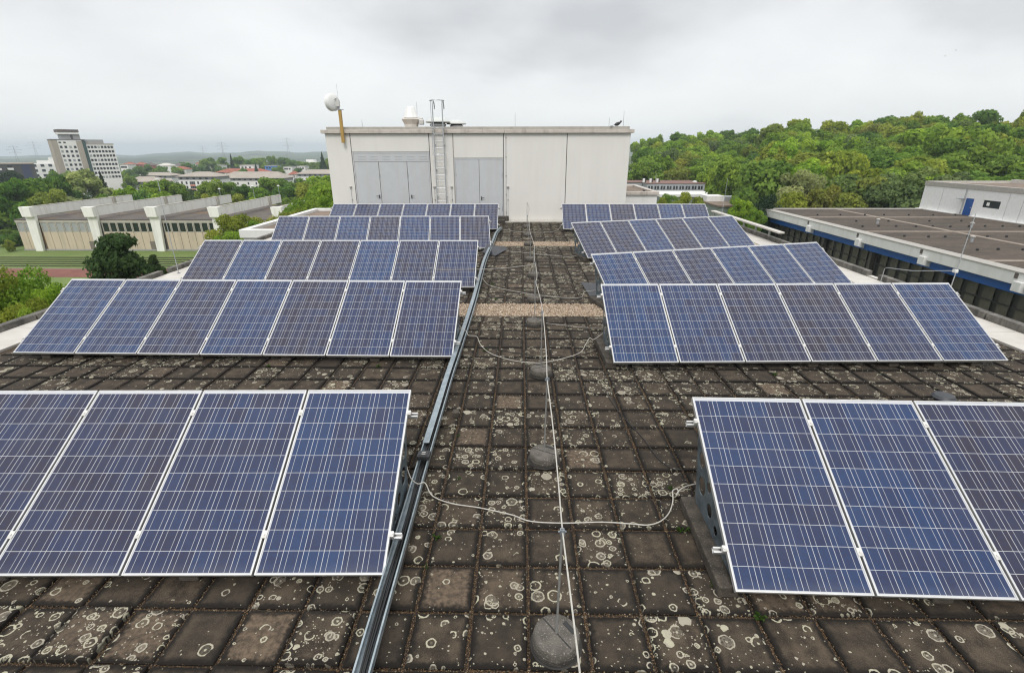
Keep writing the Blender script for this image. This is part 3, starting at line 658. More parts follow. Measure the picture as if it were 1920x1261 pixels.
cable('cross_cable', [(-1.0, 12.3, .14), (-.84, 11.95, .03), (-.62, 11.65, .02), (-.11, 11.25, .02), (.28, 11.03, .02), (.66, 10.85, .02), (1.03, 10.74, .02), (1.37, 10.76, .025), (1.46, 10.95, .09), (1.62, 10.98, .12), (1.95, 10.65, .24)],
      .005, 'cable_w', 'pale cable lying on the slabs just behind the wide gravel strip')
cable('cross_cable', [(-1.78, 9.72, .9), (-1.45, 9.72, .895), (-1.0, 9.9, .86), (-.6, 10.1, .83), (-.2, 10.3, .81), (.315, 10.55, .83)], .0045, 'cable_w', 'thin cable from a small post across the third left row to a rod')
cable('cross_cable', [(-1.03, 17.1, .16), (-.84, 16.5, .03), (-.57, 16.25, .02), (.12, 15.9, .02), (.65, 15.65, .02), (1.16, 15.4, .02), (1.5, 15.3, .02), (1.95, 15.2, .1)], .005, 'cable_w', 'pale cable across the walkway in front of the narrow gravel strip')
cable('cross_cable', [(-.85, 20.5, .1), (-.2, 20.3, .02), (.48, 20.1, .02), (.98, 20.1, .02), (1.48, 20.5, .03), (1.75, 21.1, .2)], .005, 'cable_w', 'pale cable across the walkway between the two farthest rows')
cable('cross_cable', [(.5, 9.0, .02), (.9, 8.86, .02), (1.3, 8.75, .02), (1.75, 8.7, .05)], .0035, 'cable_w', 'short thin wire on the slabs running under the second right row')
cable('black_line', [(1.40, 7.75, .015), (1.2, 7.6, .012), (1.0, 7.42, .012), (.8, 7.3, .012)], .005, 'cable_b', 'short black line lying on the slabs left of the second right row')  # thin black tube lying flat, right-hand piece
cable('black_line', [(-.72, 7.78, .012), (-.5, 7.72, .012), (-.1, 7.55, .012), (.15, 7.42, .012), (.3, 7.38, .012)], .005, 'cable_b', 'black line lying on the slabs beside the sagging pale cable')  # thin black tube lying flat along the raised pale cable
cable('black_line', [(1.17, 6.3, .012), (1.24, 5.75, .012), (1.33, 5.35, .012), (1.44, 4.95, .012), (1.50, 4.6, .012), (1.60, 4.4, .012), (1.70, 4.35, .03)], .005, 'cable_b', 'thin black cable snaking over slabs towards the foremost right row')
ps = thing('cable_post', 'short thin post with a clip standing behind the second left row', 'post', (-1.79, 9.7, 0))
MB().tube([(0, 0, 0), (0, 0, .92)], .007, 8).build('post', MT['rod'], ps, smooth=True); MB().box(-.03, .03, -.015, .015, .90, .935).build('clip', MT['clampm'], ps); MB().lathe([(.12, 0), (.12, .06), (.10, .07)], n=20).build('base', MT['conc_base'], ps)

# ---- cable tray
tr = thing('cable_tray', 'long galvanised cable tray running along the inner ends of the left solar rows', 'cable tray', (-.97, 0, .1))
path = spline([(-.93, .4, .105), (-.945, 1.4, .105), (-.965, 2.12, .105), (-.98, 3.3, .105), (-.995, 4.4, .105), (-1.0, 5.4, .105), (-1.005, 6.35, .105), (-.995, 7.4, .105), (-.985, 8.6, .105), (-.985, 10.3, .105), (-1.01, 12.2, .105), (-1.03, 14.1, .105), (-1.0, 15.6, .105), (-.945, 17.6, .105), (-.92, 19.2, .105), (-.8, 20.5, .105)], 5)
def sweep(prof, pts, closed=True):
    m = MB(); rings = []
    for i, p in enumerate(pts):
        t = (pts[min(i + 1, len(pts) - 1)] - pts[max(i - 1, 0)]); t.z = 0; t.normalize(); a = Vector((t.y, -t.x, 0))
        rings.append([p + a * q[0] + Vector((0, 0, q[1])) for q in prof])
    n = len(prof); vs = [q for r in rings for q in r]; fs = []
    for i in range(len(pts) - 1):
        for k in range(n if closed else n - 1): fs.append((i * n + k, i * n + (k + 1) % n, (i + 1) * n + (k + 1) % n, (i + 1) * n + k))
    fs += [tuple(range(n)), tuple((len(pts) - 1) * n + k for k in range(n))][:2 if closed else 0]
    return m.add(vs, fs)
W2, HH, tk = .055, .058, .003
part(sweep([(-W2, HH), (-W2, 0), (W2, 0), (W2, HH), (W2 - .012, HH), (W2 - .012, HH - .004), (W2 - tk, HH - .004), (W2 - tk, tk), (-W2 + tk, tk), (-W2 + tk, HH - .004), (-W2 + .012, HH - .004), (-W2 + .012, HH)], path), 'tray_channel', MT['tray'], tr)
for i, (o_, r_) in enumerate(((-.018, .009), (.004, .010), (.024, .009), (-.004, .008), (.014, .008))):
    q = [Vector((p.x + o_ + .006 * math.sin(k * .9 + i * 2), p.y, p.z + .013 + (.014 if i > 2 else 0) + .004 * math.sin(k * .7 + i))) for k, p in enumerate(path)]
    part(MB().tube(q, r_, 6), 'cable', MT['cable_b'], tr, smooth=True)
cv = [p for p in path if p.y > 4.55]
part(sweep([(-W2 - .004, HH - .012), (-W2 - .004, HH + .003), (W2 - .045, HH + .003), (W2 - .045, HH - .0)], cv), 'tray_cover', MT['tray'], tr)
jb_ = thing('junction_box', 'small black box lying across the cable tray beside the foremost left row', 'box', (-.99, 4.33, .165))
MB().box(-.065, .065, -.055, .055, 0, .05).build('housing', MT['plastic_k'], jb_, bevel=.01)
MB().box(-.05, .05, -.04, .04, .05, .056).build('lid', MT['plastic_k'], jb_, bevel=.004)
for q in (-.018, .012): MB().box(-.02, .02, -.005 + q, .005 + q, .056, .0585).build('latch', MT['alu_dirty'], jb_)
tag(MB().box(-.04, .035, -.05, .05, 0, .075).build('brick', MT['beam'], loc=(-.80, 5.47, .001), rot=(0, 0, .2), bevel=.006), 'small brown brick wedged beside the cable tray', 'brick')
o = MB().add([(-1.25, 15.95, .02), (-.80, 15.35, .02), (-.42, 16.3, .06), (-.55, 16.42, .12), (-1.1, 16.3, .2), (-1.25, 15.95, .028), (-.80, 15.35, .028), (-.42, 16.3, .068), (-.55, 16.42, .128), (-1.1, 16.3, .208)],
   [(4, 3, 2, 1, 0), (5, 6, 7, 8, 9)] + [(i, (i + 1) % 5, 5 + (i + 1) % 5, 5 + i) for i in range(5)]).build('rubber_mat', MT['mat_grey']); tag(o, 'dark sheet lying at the walkway end of the fourth left row', 'mat')
o = MB().add([(1.52, 12.1, .02), (1.95, 12.0, .02), (1.98, 10.9, .02), (1.58, 10.86, .02), (1.52, 12.1, .03), (1.95, 12.0, .03), (1.98, 10.9, .03), (1.58, 10.86, .03)], [(3, 2, 1, 0), (4, 5, 6, 7), (0, 1, 5, 4), (1, 2, 6, 5), (2, 3, 7, 6), (3, 0, 4, 7)]).build('rubber_mat', MT['mat_grey']); tag(o, 'dark sheet lying at the walkway end of the third right row', 'mat')
v = thing('roof_vent', 'grey domed vent cap peeping up behind the foremost right row', 'vent', (5.62, 5.93, 0))
MB().lathe([(.07, 0), (.07, .07)], n=20).build('pipe', MT['plastic_k'], v, smooth=True); MB().lathe([(.13, .06), (.135, .075), (.11, .11), (.05, .125)], n=24).build('cap', MT['mat_grey'], v, smooth=True)
# rods at the roof edges
def edge_rod(x, y, z0, z1, lean, label):
    t = thing('lightning_rod', label, 'lightning rod', (x, y, z0), group='thin rods at the roof edge')
    MB().tube([(0, 0, 0), (lean, 0, z1 - z0)], [.011, .006], 8).build('rod', MT['steel'], t, smooth=True)
    MB().box(-.03, .03, -.03, .03, 0, .04).build('foot', MT['clampm'], t)
    return t
t = edge_rod(8.95, 10.12, .03, 1.95, .03, 'tall thin rod with a sideways wire arm at the right roof edge')
part(MB().tube([(8.93, 12.08, .02), (8.93, 12.06, .40), (8.93, 12.0, .44), (8.93, 11.2, .55), (8.93, 10.9, .62), (8.94, 10.14, .80)], .008, 6), 'wire_arm', MT['steel'], t, smooth=True)
part(MB().box(8.91, 8.97, 10.08, 10.16, .77, .83), 'joint_clamp', MT['white_p'], t)
edge_rod(-9.25, 12.95, .0, 2.0, 0, 'tall thin rod at the left roof edge, in front of the sports hall windows')
edge_rod(8.92, 22.55, .16, 1.95, .03, 'thin pale rod behind the farthest right row, in front of the round green tree')
# weeds in the joints
def weeds():
    V = []; F = []; T = []; r = random.Random(9)
    for (x, y, s, n) in ((-.70, 3.38, .05, 16), (1.50, 4.06, .035, 12), (1.43, 3.50, .05, 16), (1.53, 2.92, .06, 14), (1.72, 2.62, .06, 14), (-.72, 5.0, .03, 10), (-.58, 7.62, .05, 18), (-.75, 3.05, .03, 8), (-.55, 10.6, .06, 14), (-2.2, 6.95, .05, 16), (-3.9, 6.95, .05, 16), (3.8, 6.75, .05, 16), (-.68, 11.9, .06, 16), (-.62, 4.2, .03, 10)):
        for i in range(n):
            a = r.uniform(0, 6.28); l = s * r.uniform(.5, 1.1); w = l * .22; h = l * r.uniform(.3, .9); b = len(V); px, py = x + r.gauss(0, s * .2), y + r.gauss(0, s * .2)
            ca, sa = math.cos(a), math.sin(a)
            V += [(px, py, -.01), (px + ca * l * .6 - sa * w, py + sa * l * .6 + ca * w, h), (px + ca * l, py + sa * l, h * .8), (px + ca * l * .6 + sa * w, py + sa * l * .6 - ca * w, h)]
            F.append((b, b + 1, b + 2, b + 3)); T.append(r.random())
    me = bpy.data.meshes.new('weeds'); me.from_pydata(V, [], F); at = me.attributes.new('tint', 'FLOAT', 'FACE'); at.data.foreach_set('value', T); me.materials.append(MT['leaf'])
    o = link(bpy.data.objects.new('weeds', me)); o.color = (.032, .062, .014, 1); tag(o, kind='stuff')
weeds()
# ================================================================== plant room
HY = 23.40
pr = thing('plant_room', 'cream panelled rooftop plant room with grey double doors and a metal coping', 'building', (-1.9, HY, 0))
part(MB().box(-8.64, 4.78, HY + .05, HY + 7.0, -.1, 3.86), 'core_wall', MT['joint'], pr)
for x0, x1, z0, z1 in ((-8.66, -7.575, .06, 3.80), (-7.545, -4.085, 3.045, 3.80), (-4.055, -3.03, .06, 3.80), (-2.985, -.79, 2.785, 3.80), (-.76, 2.015, .06, 3.80), (2.045, 4.80, .06, 3.80)):
    part(MB().box(x0, x1, HY, HY + .05, z0, z1), 'wall_panel', MT['wall_cream'], pr, bevel=.006)
part(MB().box(-3.03, -2.985, HY + .015, HY + .05, .06, 3.80), 'pilaster_strip', MT['coping2'], pr)
part(MB().box(4.78, 4.80, HY + .05, HY + 7.0, .06, 3.80), 'side_panel', MT['wall_cream'], pr)
part(MB().box(-8.66, -8.64, HY + .05, HY + 7.0, .06, 3.80), 'side_panel', MT['wall_cream'], pr)
part(MB().box(-8.80, -.722, HY - .12, HY + .06, 3.805, 3.955), 'coping', MT['coping'], pr, bevel=.008)
part(MB().box(-.716, 3.3, HY - .12, HY + .06, 3.805, 3.955), 'coping', MT['coping'], pr, bevel=.008)
part(MB().box(3.306, 4.93, HY - .12, HY + .06, 3.805, 3.955), 'coping', MT['coping'], pr, bevel=.008)
part(MB().box(4.75, 4.93, HY + .062, HY + 7.1, 3.805, 3.955).box(-8.80, -8.62, HY + .062, HY + 7.1, 3.805, 3.955), 'side_coping', MT['coping'], pr)
part(MB().box(-8.60, 4.75, HY + .07, HY + .28, 3.862, 4.075), 'upper_trim', MT['coping2'], pr, bevel=.006)
part(MB().box(-8.60, 4.75, HY + .28, HY + 6.9, 3.862, 3.92), 'roof', MT['roof_brown'], pr)
part(MB().box(-.85, 4.80, HY - .30, HY - .004, -.02, .055), 'base_flashing', MT['membrane'], pr, bevel=.006)
# grey doors
def handle(parent, x, z, s=1):
    m = MB(); m.box(x - .02, x + .02, HY - .035, HY - .012, z - .11, z + .05); m.tube([(x, HY - .035, z), (x, HY - .075, z), (x - .13 * s, HY - .075, z)], .012, 6); part(m, 'handle', MT['black'], parent)
fr = [(-7.51, -4.13, 3.02), (-2.955, -.80, 2.755)]
part(MB().box(-7.545, -7.50, HY - .006, HY + .05, .1, 3.03).box(-4.13, -4.085, HY - .006, HY + .05, .1, 3.03).box(-7.50, -4.13, HY - .006, HY + .05, 2.985, 3.03), 'door_frame', MT['door_grey'], pr)
part(MB().box(-2.98, -2.945, HY - .006, HY + .05, .1, 2.77).box(-.825, -.79, HY - .006, HY + .05, .1, 2.77).box(-2.945, -.825, HY - .006, HY + .05, 2.73, 2.77), 'door_frame', MT['door_grey'], pr)
tp = part(MB().box(-7.495, -4.135, HY + .004, HY + .05, 2.64, 2.98), 'transom', MT['door_grey'], pr)
for r_ in range(2):
    for i in range(6):
        x = -7.3 + i * .55
        part(MB().box(x, x + .34, HY - .004, HY + .003, 2.72 + r_ * .11, 2.745 + r_ * .11), 'louvre', MT['louvre'], tp)
for x0, x1, hx in ((-7.495, -6.41, -6.48), (-6.39, -5.13, None), (-5.11, -4.135, -5.0)):
    d = part(MB().box(x0, x1, HY + .002, HY + .05, .1, 2.625), 'door', MT['door_grey'], pr, bevel=.006)
    if hx: handle(d, hx, 1.15, 1 if hx < -6 else -1)
    part(MB().tube([(x0 + .012, HY - .004, .5), (x0 + .012, HY - .004, .68)], .014, 6), 'hinge', MT['steel'], d); part(MB().tube([(x0 + .012, HY - .004, 1.95), (x0 + .012, HY - .004, 2.13)], .014, 6), 'hinge', MT['steel'], d)
for x0, x1, hx in ((-2.94, -1.885, None), (-1.87, -.83, -1.79)):
    d = part(MB().box(x0, x1, HY + .002, HY + .05, .1, 2.725), 'door', MT['door_grey'], pr, bevel=.006)
    if hx: handle(d, hx, 1.08, -1)
    xh = x0 + .012 if hx is None else x1 - .012
    for zz in (.5, 2.0): part(MB().tube([(xh, HY - .004, zz), (xh, HY - .004, zz + .18)], .014, 6), 'hinge', MT['steel'], d)
st = thing('door_step', 'small grey stacked step block at the corner of the two-leaf plant room door', 'step', (-.95, HY - .5, 0))
part(MB().box(-1.7, -.72, HY - .62, HY - .31, .0, .14), 'tread', MT['conc_base'], st, bevel=.01); part(MB().box(-1.7, -.55, HY - .305, HY - .01, .06, .26), 'tread', MT['conc_base'], st, bevel=.01)
part(MB().tube([(-.665, HY - .02, .1), (-.665, HY - .02, 3.8)], .012, 6), 'down_conductor', MT['steel'], pr)
for z in (.4, 1.2, 2.0, 2.8, 3.6): part(MB().box(-.69, -.64, HY - .03, HY - .001, z, z + .05), 'clip', MT['coping2'], pr)
for i, x in enumerate((-7.76, -3.93, -3.14, -.58)):
    t = thing('earthing_rod', 'short wall rod with a T-shaped head, ' + ['left of the three-leaf grey door', 'left of the ladder foot', 'right of the ladder foot', 'right of the two-leaf grey door'][i], 'rod', (x, HY, .95), group='short rods along the plant room wall')
    part(MB().tube([(x, HY - .05, .2), (x, HY - .05, 1.53)], .008, 6), 'rod', MT['steel'], t); part(MB().box(x - .05, x + .05, HY - .08, HY - .001, 1.53, 1.57), 'head', MT['coping2'], t); part(MB().box(x - .02, x + .02, HY - .06, HY - .001, .97, 1.01), 'wall_clip', MT['coping2'], t)
# ladder with hooped hand rails
ld = thing('roof_ladder', 'tall galvanised ladder with hooped hand rails between the two grey doors', 'ladder', (-3.59, HY - .2, 0))
yl = HY - .22
for x in (-3.80, -3.385):
    part(MB().tube(spline([(x, yl, .12), (x, yl, 2.0), (x, yl, 4.0), (x, yl, 4.86), (x, yl + .06, 5.03), (x, yl + .22, 5.1), (x + .0, yl + .45, 5.02), (x, yl + .55, 4.8)], 5), .024, 8), 'stile', MT['steel'], ld, smooth=True)
    for z in (.55, 1.1, 2.25, 3.3): part(MB().box(x - .02, x + .02, yl, HY - .001, z, z + .05), 'bracket', MT['steel'], ld)
for i in range(13): part(MB().tube([(-3.80, yl, .4 + i * .28), (-3.385, yl, .4 + i * .28)], .013, 6), 'rung', MT['steel'], ld)
hp = [(-3.80 - .42 * 0, yl, 5.07)]
arc = [(-3.592 - .30 * math.cos(a), yl - .42 * math.sin(a), 5.08) for a in [math.pi * k / 10 for k in range(11)]]
part(MB().tube(spline([(-3.80, yl + .2, 5.1)] + arc + [(-3.385, yl + .2, 5.1)], 3), .02, 6), 'top_hoop', MT['steel'], ld, smooth=True)
arc2 = [(-3.592 - .30 * math.cos(a), yl - .42 * math.sin(a), 2.95) for a in [math.pi * k / 10 for k in range(11)]]
part(MB().tube(spline([(-3.80, yl, 2.95)] + arc2 + [(-3.385, yl, 2.95)], 3), .014, 6), 'lower_hoop', MT['steel'], ld, smooth=True)
arc3 = [(p[0], p[1], 4.0) for p in arc2]
part(MB().tube(spline([(-3.80, yl, 4.0)] + arc3 + [(-3.385, yl, 4.0)], 3), .014, 6), 'middle_hoop', MT['steel'], ld, smooth=True)
for k in (2, 8): part(MB().tube([(arc2[k][0], arc2[k][1], 2.95), (arc[k][0], arc[k][1], 5.08)], .012, 6), 'cage_bar', MT['steel'], ld)
# dish on a timber post
ds = thing('dish_antenna', 'white drum dish antenna on a yellow timber post above the plant room', 'antenna', (-7.85, HY - .2, 3.4))
part(MB().add([(v[0], v[1], v[2]) for v in []], []).box(-7.88, -7.755, HY - .235, HY - .125, 3.42, 4.74), 'timber_post', MT['timber'], ds, bevel=.008)
part(MB().tube([(-7.83, HY - .18, 4.70), (-7.83, HY - .18, 5.15)], .03, 10).box(-8.02, -7.66, HY - .26, HY - .10, 4.74, 4.765), 'mast', MT['steel'], ds)
dd = MB(); dd.lathe([(.40, -.02), (.43, 0), (.43, .22), (.40, .25), (.30, .30), (.12, .33)], n=36)
Mx = Matrix.Translation((-8.02, HY - .20, 5.02)) @ Matrix.Rotation(R(14), 4, 'Z') @ Matrix.Rotation(R(-96), 4, 'Y') @ Matrix.Scale(.9, 4) @ Matrix.Translation((0, 0, -.12))
# drum opens towards the left, its back with the bracket towards the post
Mx = Matrix.Translation((-8.10, HY - .22, 5.03)) @ Matrix.Rotation(R(-28), 4, 'Z') @ Matrix.Rotation(R(88), 4, 'Y') @ Matrix.Scale(.8, 4) @ Matrix.Translation((0, 0, -.10))
dd.v = [tuple(Mx @ Vector(v)) for v in dd.v]
part(dd, 'dish', MT['white_p'], ds, smooth=True)
br = MB(); br.box(-7.99, -7.78, HY - .27, HY - .15, 4.86, 5.12); br.box(-8.04, -7.95, HY - .36, HY - .1, 4.92, 5.06); br.tube([(-7.98, HY - .3, 5.12), (-7.85, HY - .3, 5.2)], .03, 6)
part(br, 'bracket', MT['alu_dirty'], ds, bevel=.01)
part(MB().tube([(-7.86, HY - .1, 5.15), (-7.86, HY - .1, 5.75)], .006, 6), 'whip', MT['steel'], ds)
# roof fans
fn = thing('roof_fan', 'white lantern-shaped fan housing on the plant room roof left of the ladder', 'roof fan', (-5.12, 25.0, 4.02))
MB().lathe([(.30, 0), (.31, .10), (.33, .22), (.45, .44), (.30, .50), (.28, .56), (.20, .90), (.13, .96)], n=10).build('housing', mat('cream_plastic', (.74, .69, .62), .5), fn)
MB().lathe([(.36, .50), (.34, .55), (.19, .93), (.12, .985), (.02, .99)], n=10).build('hood', MT['white_p'], fn)
MB().box(.36, .58, -.16, .12, .20, .42).tube([(.47, 0, .42), (.47, 0, .5)], .09, 12).build('motor', MT['alu_dirty'], fn, bevel=.02); MB().lathe([(.36, -.2), (.36, .06)], n=24).build('base_ring', MT['steel'], fn)
for i, (x, y, s, lb) in enumerate(((-3.86, 24.9, 1.0, 'larger grey mushroom vent behind the ladder on the plant room roof'), (-3.05, 25.3, .82, 'smaller grey mushroom vent right of the ladder on the plant room roof'))):
    t = thing('mushroom_vent', lb, 'vent', (x, y, 4.0), group='mushroom vents on the plant room roof'); t.scale = (s, s, s)
    MB().lathe([(.33, 0), (.33, .30)], n=24).build('pipe', MT['dark'], t, smooth=True); MB().lathe([(.38, 0), (.38, .08), (.345, .09), (.345, .16), (.38, .17), (.38, .24), (.345, .25)], n=24).build('louvre_ring', MT['steel'], t, smooth=True)
    MB().lathe([(.56, .30), (.57, .34), (.50, .42), (.28, .52), (.05, .55)], n=32).build('cap', mat('vent_cap%d' % i, (.55, .57, .55), .5), t, smooth=True)
for x, h, lb in ((-7.55, .55, 'left end, behind the dish antenna'), (-4.9, 1.3, 'centre left, beside the white fan housing'), (-.28, .82, 'middle, above the joint between the blank panels'), (4.15, .62, 'right end, shorter one of two'), (4.82, .9, 'right end, taller one of two')):
    t = thing('lightning_rod', 'thin rod standing on the plant room roof, ' + lb, 'lightning rod', (x, 25.4, 3.92), group='thin rods on the plant room roof')
    MB().tube([(0, 0, 0), (0, 0, h)], [.012, .006], 6).build('rod', MT['rod'], t); MB().lathe([(.1, 0), (.1, .05)], n=16).build('foot', MT['conc_base'], t)
def bird(x, y, z, rz, label, scale=1.0, fly=False):
    m = MB()
    prof = [(-.17, .012), (-.12, .05), (-.04, .075), (.06, .07), (.12, .045), (.16, .05), (.20, .04), (.225, .012), (.27, .003)]
    n = 10; vs = []; fs = []
    for i, (px, r) in enumerate(prof):
        zz = .0 + (.05 if i in (5, 6, 7, 8) else 0) + px * (.25 if not fly else 0)
        for k in range(n): vs.append((px, r * math.cos(6.283 * k / n), zz + r * math.sin(6.283 * k / n) + .1))
    for i in range(len(prof) - 1):
        for k in range(n): fs.append((i * n + k, i * n + (k + 1) % n, (i + 1) * n + (k + 1) % n, (i + 1) * n + k))
    m.add(vs, fs)
    m.add([(-.16, -.03, .05), (-.16, .03, .05), (-.36, .045, .0), (-.36, -.045, .0), (-.16, -.03, .06), (-.16, .03, .06), (-.36, .045, .01), (-.36, -.045, .01)], [(0, 1, 2, 3), (7, 6, 5, 4), (0, 4, 5, 1), (1, 5, 6, 2), (2, 6, 7, 3), (3, 7, 4, 0)])
    if fly:
        for s in (-1, 1): m.add([(.08, .05 * s, .1), (-.08, .05 * s, .1), (-.06, .30 * s, .2), (-.02, .52 * s, .16), (.10, .30 * s, .21), (.08, .05 * s, .112), (-.08, .05 * s, .112), (-.06, .30 * s, .21), (-.02, .52 * s, .168), (.10, .30 * s, .22)], [(0, 1, 2, 3, 4), (9, 8, 7, 6, 5)] + [(i, (i + 1) % 5, 5 + (i + 1) % 5, 5 + i) for i in range(5)])
    else:
        for s in (-.02, .02): m.tube([(.0, s, .05), (.01, s, 0)], .006, 5)
    o = m.build('bird', MT['black'], smooth=True, loc=(x, y, z), rot=(0, 0, rz)); o.scale = (scale,) * 3
    return tag(o, label, 'bird')
bird(4.22, HY + .17, 4.076, .5, 'small black bird perched on the right end of the plant room trim')
bird(88, 118, 21, 2.2, 'tiny dark bird flying above the wooded hill, lower one of two', .6, True)
bird(91, 119.5, 22.3, 2.0, 'tiny dark bird flying above the wooded hill, upper one of two', .6, True)
# lower wings beside the plant room
wl = thing('side_wing', 'lower flat-roofed white wing left of the fourth and fifth left solar rows', 'building', (-13, 26, -18))
part(MB().box(-13.8, -9.7, 24.52, 34, -18, -.95), 'wall', MT['white_dirty'], wl)
part(MB().box(-13.92, -9.7, 24.4, 24.75, -.95, -.55).box(-13.92, -13.57, 24.752, 34, -.95, -.55).box(-13.567, -9.7, 33.7, 34, -.95, -.55), 'fascia', MT['white_dirty'], wl, bevel=.02)
part(MB().box(-13.56, -9.7, 24.76, 33.7, -.948, -.72), 'roof', MT['roof_brown'], wl)
wr = thing('side_wing', 'lower white wing with a sunken brown roof at the right end of the plant room', 'building', (5, 28, -18))
part(MB().box(-2, 7.05, 26.55, 31.9, -18, .93), 'wall', MT['white_dirty'], wr)
part(MB().box(-2, 7.12, 26.45, 26.72, .932, 1.10).box(6.85, 7.12, 26.722, 31.9, .932, 1.10).box(-2, 6.848, 31.6, 31.9, .932, 1.10), 'fascia', MT['coping'], wr, bevel=.012)
part(MB().box(-2, 6.846, 26.724, 31.6, .931, 1.0), 'roof', MT['roof_brown'], wr)
part(MB().box(6.48, 6.6, 27.3, 27.4, 1.0, 1.12), 'drain', MT['black'], wr)
# ================================================================== terrain
def ground_z(x, y):
    D = math.hypot(x, y)
    az = math.degrees(math.atan2(x, y))
    z = -18.0
    if D > 200: z = max(-26, -18 - (D - 200) * .04)
    if 8 < az < 80:      # wooded hill on the right
        k = min(1, (az - 8) / 4.5)
        dm, dx = (172, 300) if az < 26 else (106, 250)
        t = max(0, min(1.0, (D - dm) / (dx - dm)))
        top = np.interp(az, [12, 20, 27, 34, 40, 46, 60], [-8.3, -7, -4.5, -2.5, -1.5, -1, 0])
        zz = -17 + (top + 17) * t ** .9
        z = z + (zz - z) * k
        if D > dx: z = z if k < 1 else top - min(14, (D - dx) * .03)
    return z
def terrain(name, rad, azs, fn, m, kind):
    V = [(r * math.sin(a), r * math.cos(a), fn(r * math.sin(a), r * math.cos(a))) for r in rad for a in azs]; n = len(azs)
    F = [(i * n + j, i * n + j + 1, (i + 1) * n + j + 1, (i + 1) * n + j) for i in range(len(rad) - 1) for j in range(n - 1)]
    me = bpy.data.meshes.new(name); me.from_pydata(V, [], [f[::-1] for f in F]); me.materials.append(MT[m]); me.polygons.foreach_set('use_smooth', [True] * len(F))
    o = link(bpy.data.objects.new(name, me)); tag(o, kind=kind); return o
azs = [R(a) for a in np.linspace(-180, 180, 181)]
terrain('ground', [.5, 20, 40, 60, 80, 95, 105, 115, 130, 145, 160, 172, 185, 200, 220, 240, 260, 280, 300, 330, 370, 420, 500, 600, 750, 900, 1100], azs, ground_z, 'ground', 'structure')
def hill_z(x, y):
    D = math.hypot(x, y); az = math.degrees(math.atan2(x, y))
    z0 = ground_z(x / D * 1100, y / D * 1100)
    crest = np.interp(az, [-60, -47, -42, -38, -33, -28, -23, -18, 0, 60], [-45, -44, -30, -34, -22, -14, -13, -14, -10, 10]) + 6 * math.sin(az * .9) + 3 * math.sin(az * 2.3 + 1)
    t = max(0, min(1, (D - 1100) / 3700)); s = t * t * (3 - 2 * t)
    z = z0 - 3 * math.sin(min(1, t * 2.2) * math.pi) * 2 + (crest - z0) * s + 5 * math.sin(D / 330 + az * .15) * t
    if D > 4800: z -= (D - 4800) * .012
    return z
terrain('hills', [1100, 1250, 1400, 1600, 1800, 2050, 2300, 2600, 2900, 3250, 3600, 4000, 4400, 4800, 5400, 6500, 9000], [R(a) for a in np.linspace(-75, 75, 181)], hill_z, 'hills', 'structure')
tag(MB().box(-170, -30, 92.0, 140, -18.4, -16).build('lawn', MT['grass']), kind='structure')
tag(MB().box(-170, -20, 40, 79.69, -18.4, -16.83).build('grass_field', MT['grass']), kind='structure')
tag(MB().box(-170, -20, 79.7, 85.7, -18.4, -16.81).build('running_track', MT['track']), kind='structure')
tag(MB().box(-170, -20, 85.71, 86.2, -18.4, -16.79).build('track_edge', MT['roof_strip']), kind='structure')
for i in range(5):
    y1 = 91.99 - i * 1.16
    tag(MB().box(-170, -20, y1 - 1.15, y1, -18.4, -16 - .15 * (i + 1)).build('grass_step', MT['grass']), kind='structure')
    tag(MB().box(-170, -20, y1 + .001, y1 + .10, -18.4, -16 - .15 * i + .03).build('step_riser', MT['riser']), kind='structure')
tag(MB().box(-170, -103, 113, 127, -18, -15.985).build('road', MT['asphalt']), kind='structure')

# ================================================================== sports hall
sh = thing('sports_hall', 'long beige sports hall with white roof beams and tapering white pillars', 'building', (-75, 98.5, -18))
fy = 98.5
part(MB().box(-100.8, -40, fy + .12, 126, -18, -9.95), 'core', MT['hall_roof'], sh)
part(MB().box(-101, -40, fy - .06, 126.2, -9.948, -9.80), 'roof', MT['hall_roof'], sh)
part(MB().box(-100.9, -40, fy - .02, fy + .118, -10.45, -9.952), 'top_strip', MT['hall_strip'], sh)
part(MB().box(-100.9, -40, fy - .04, fy + .118, -16.2, -15.72), 'plinth', MT['render_g'], sh)
wcol = [-96.8, -84.4, -72.0, -59.6, -47.2]
bays = [(-100.8, -97.7)] + [(wcol[i] + .9, wcol[i + 1] - .9) for i in range(4)]
PANE = {}
for b, (x0, x1) in enumerate(bays):
    n = 2 if b == 0 else 7
    p = (x1 - x0) / n
    for i in range(n):
        xa, xb = x0 + i * p + .04, x0 + (i + 1) * p - .04
        part(MB().box(xa, xb, fy, fy + .118, -15.71, -12.27), 'wall_panel', MT['hall_beige'], sh)
        w = part(MB().box(xa + .16, xb - .16, fy + .05, fy + .1, -12.16, -10.52), 'window', MT['blind'] if b <= 1 else MT['glass_dk'], sh)
        part(MB().box(xa, xa + .155, fy - .03, fy + .118, -12.26, -10.46).box(xb - .155, xb, fy - .03, fy + .118, -12.26, -10.46).box(xa + .156, xb - .156, fy, fy + .118, -12.26, -12.17), 'window_frame', MT['hall_strip'], w)
    if b: part(MB().box(x1 - 1.75, x1 - .45, fy - .03, fy - .002, -15.9, -14.1), 'door', mat('hall_door%d' % b, (.18, .155, .13), .6), sh)
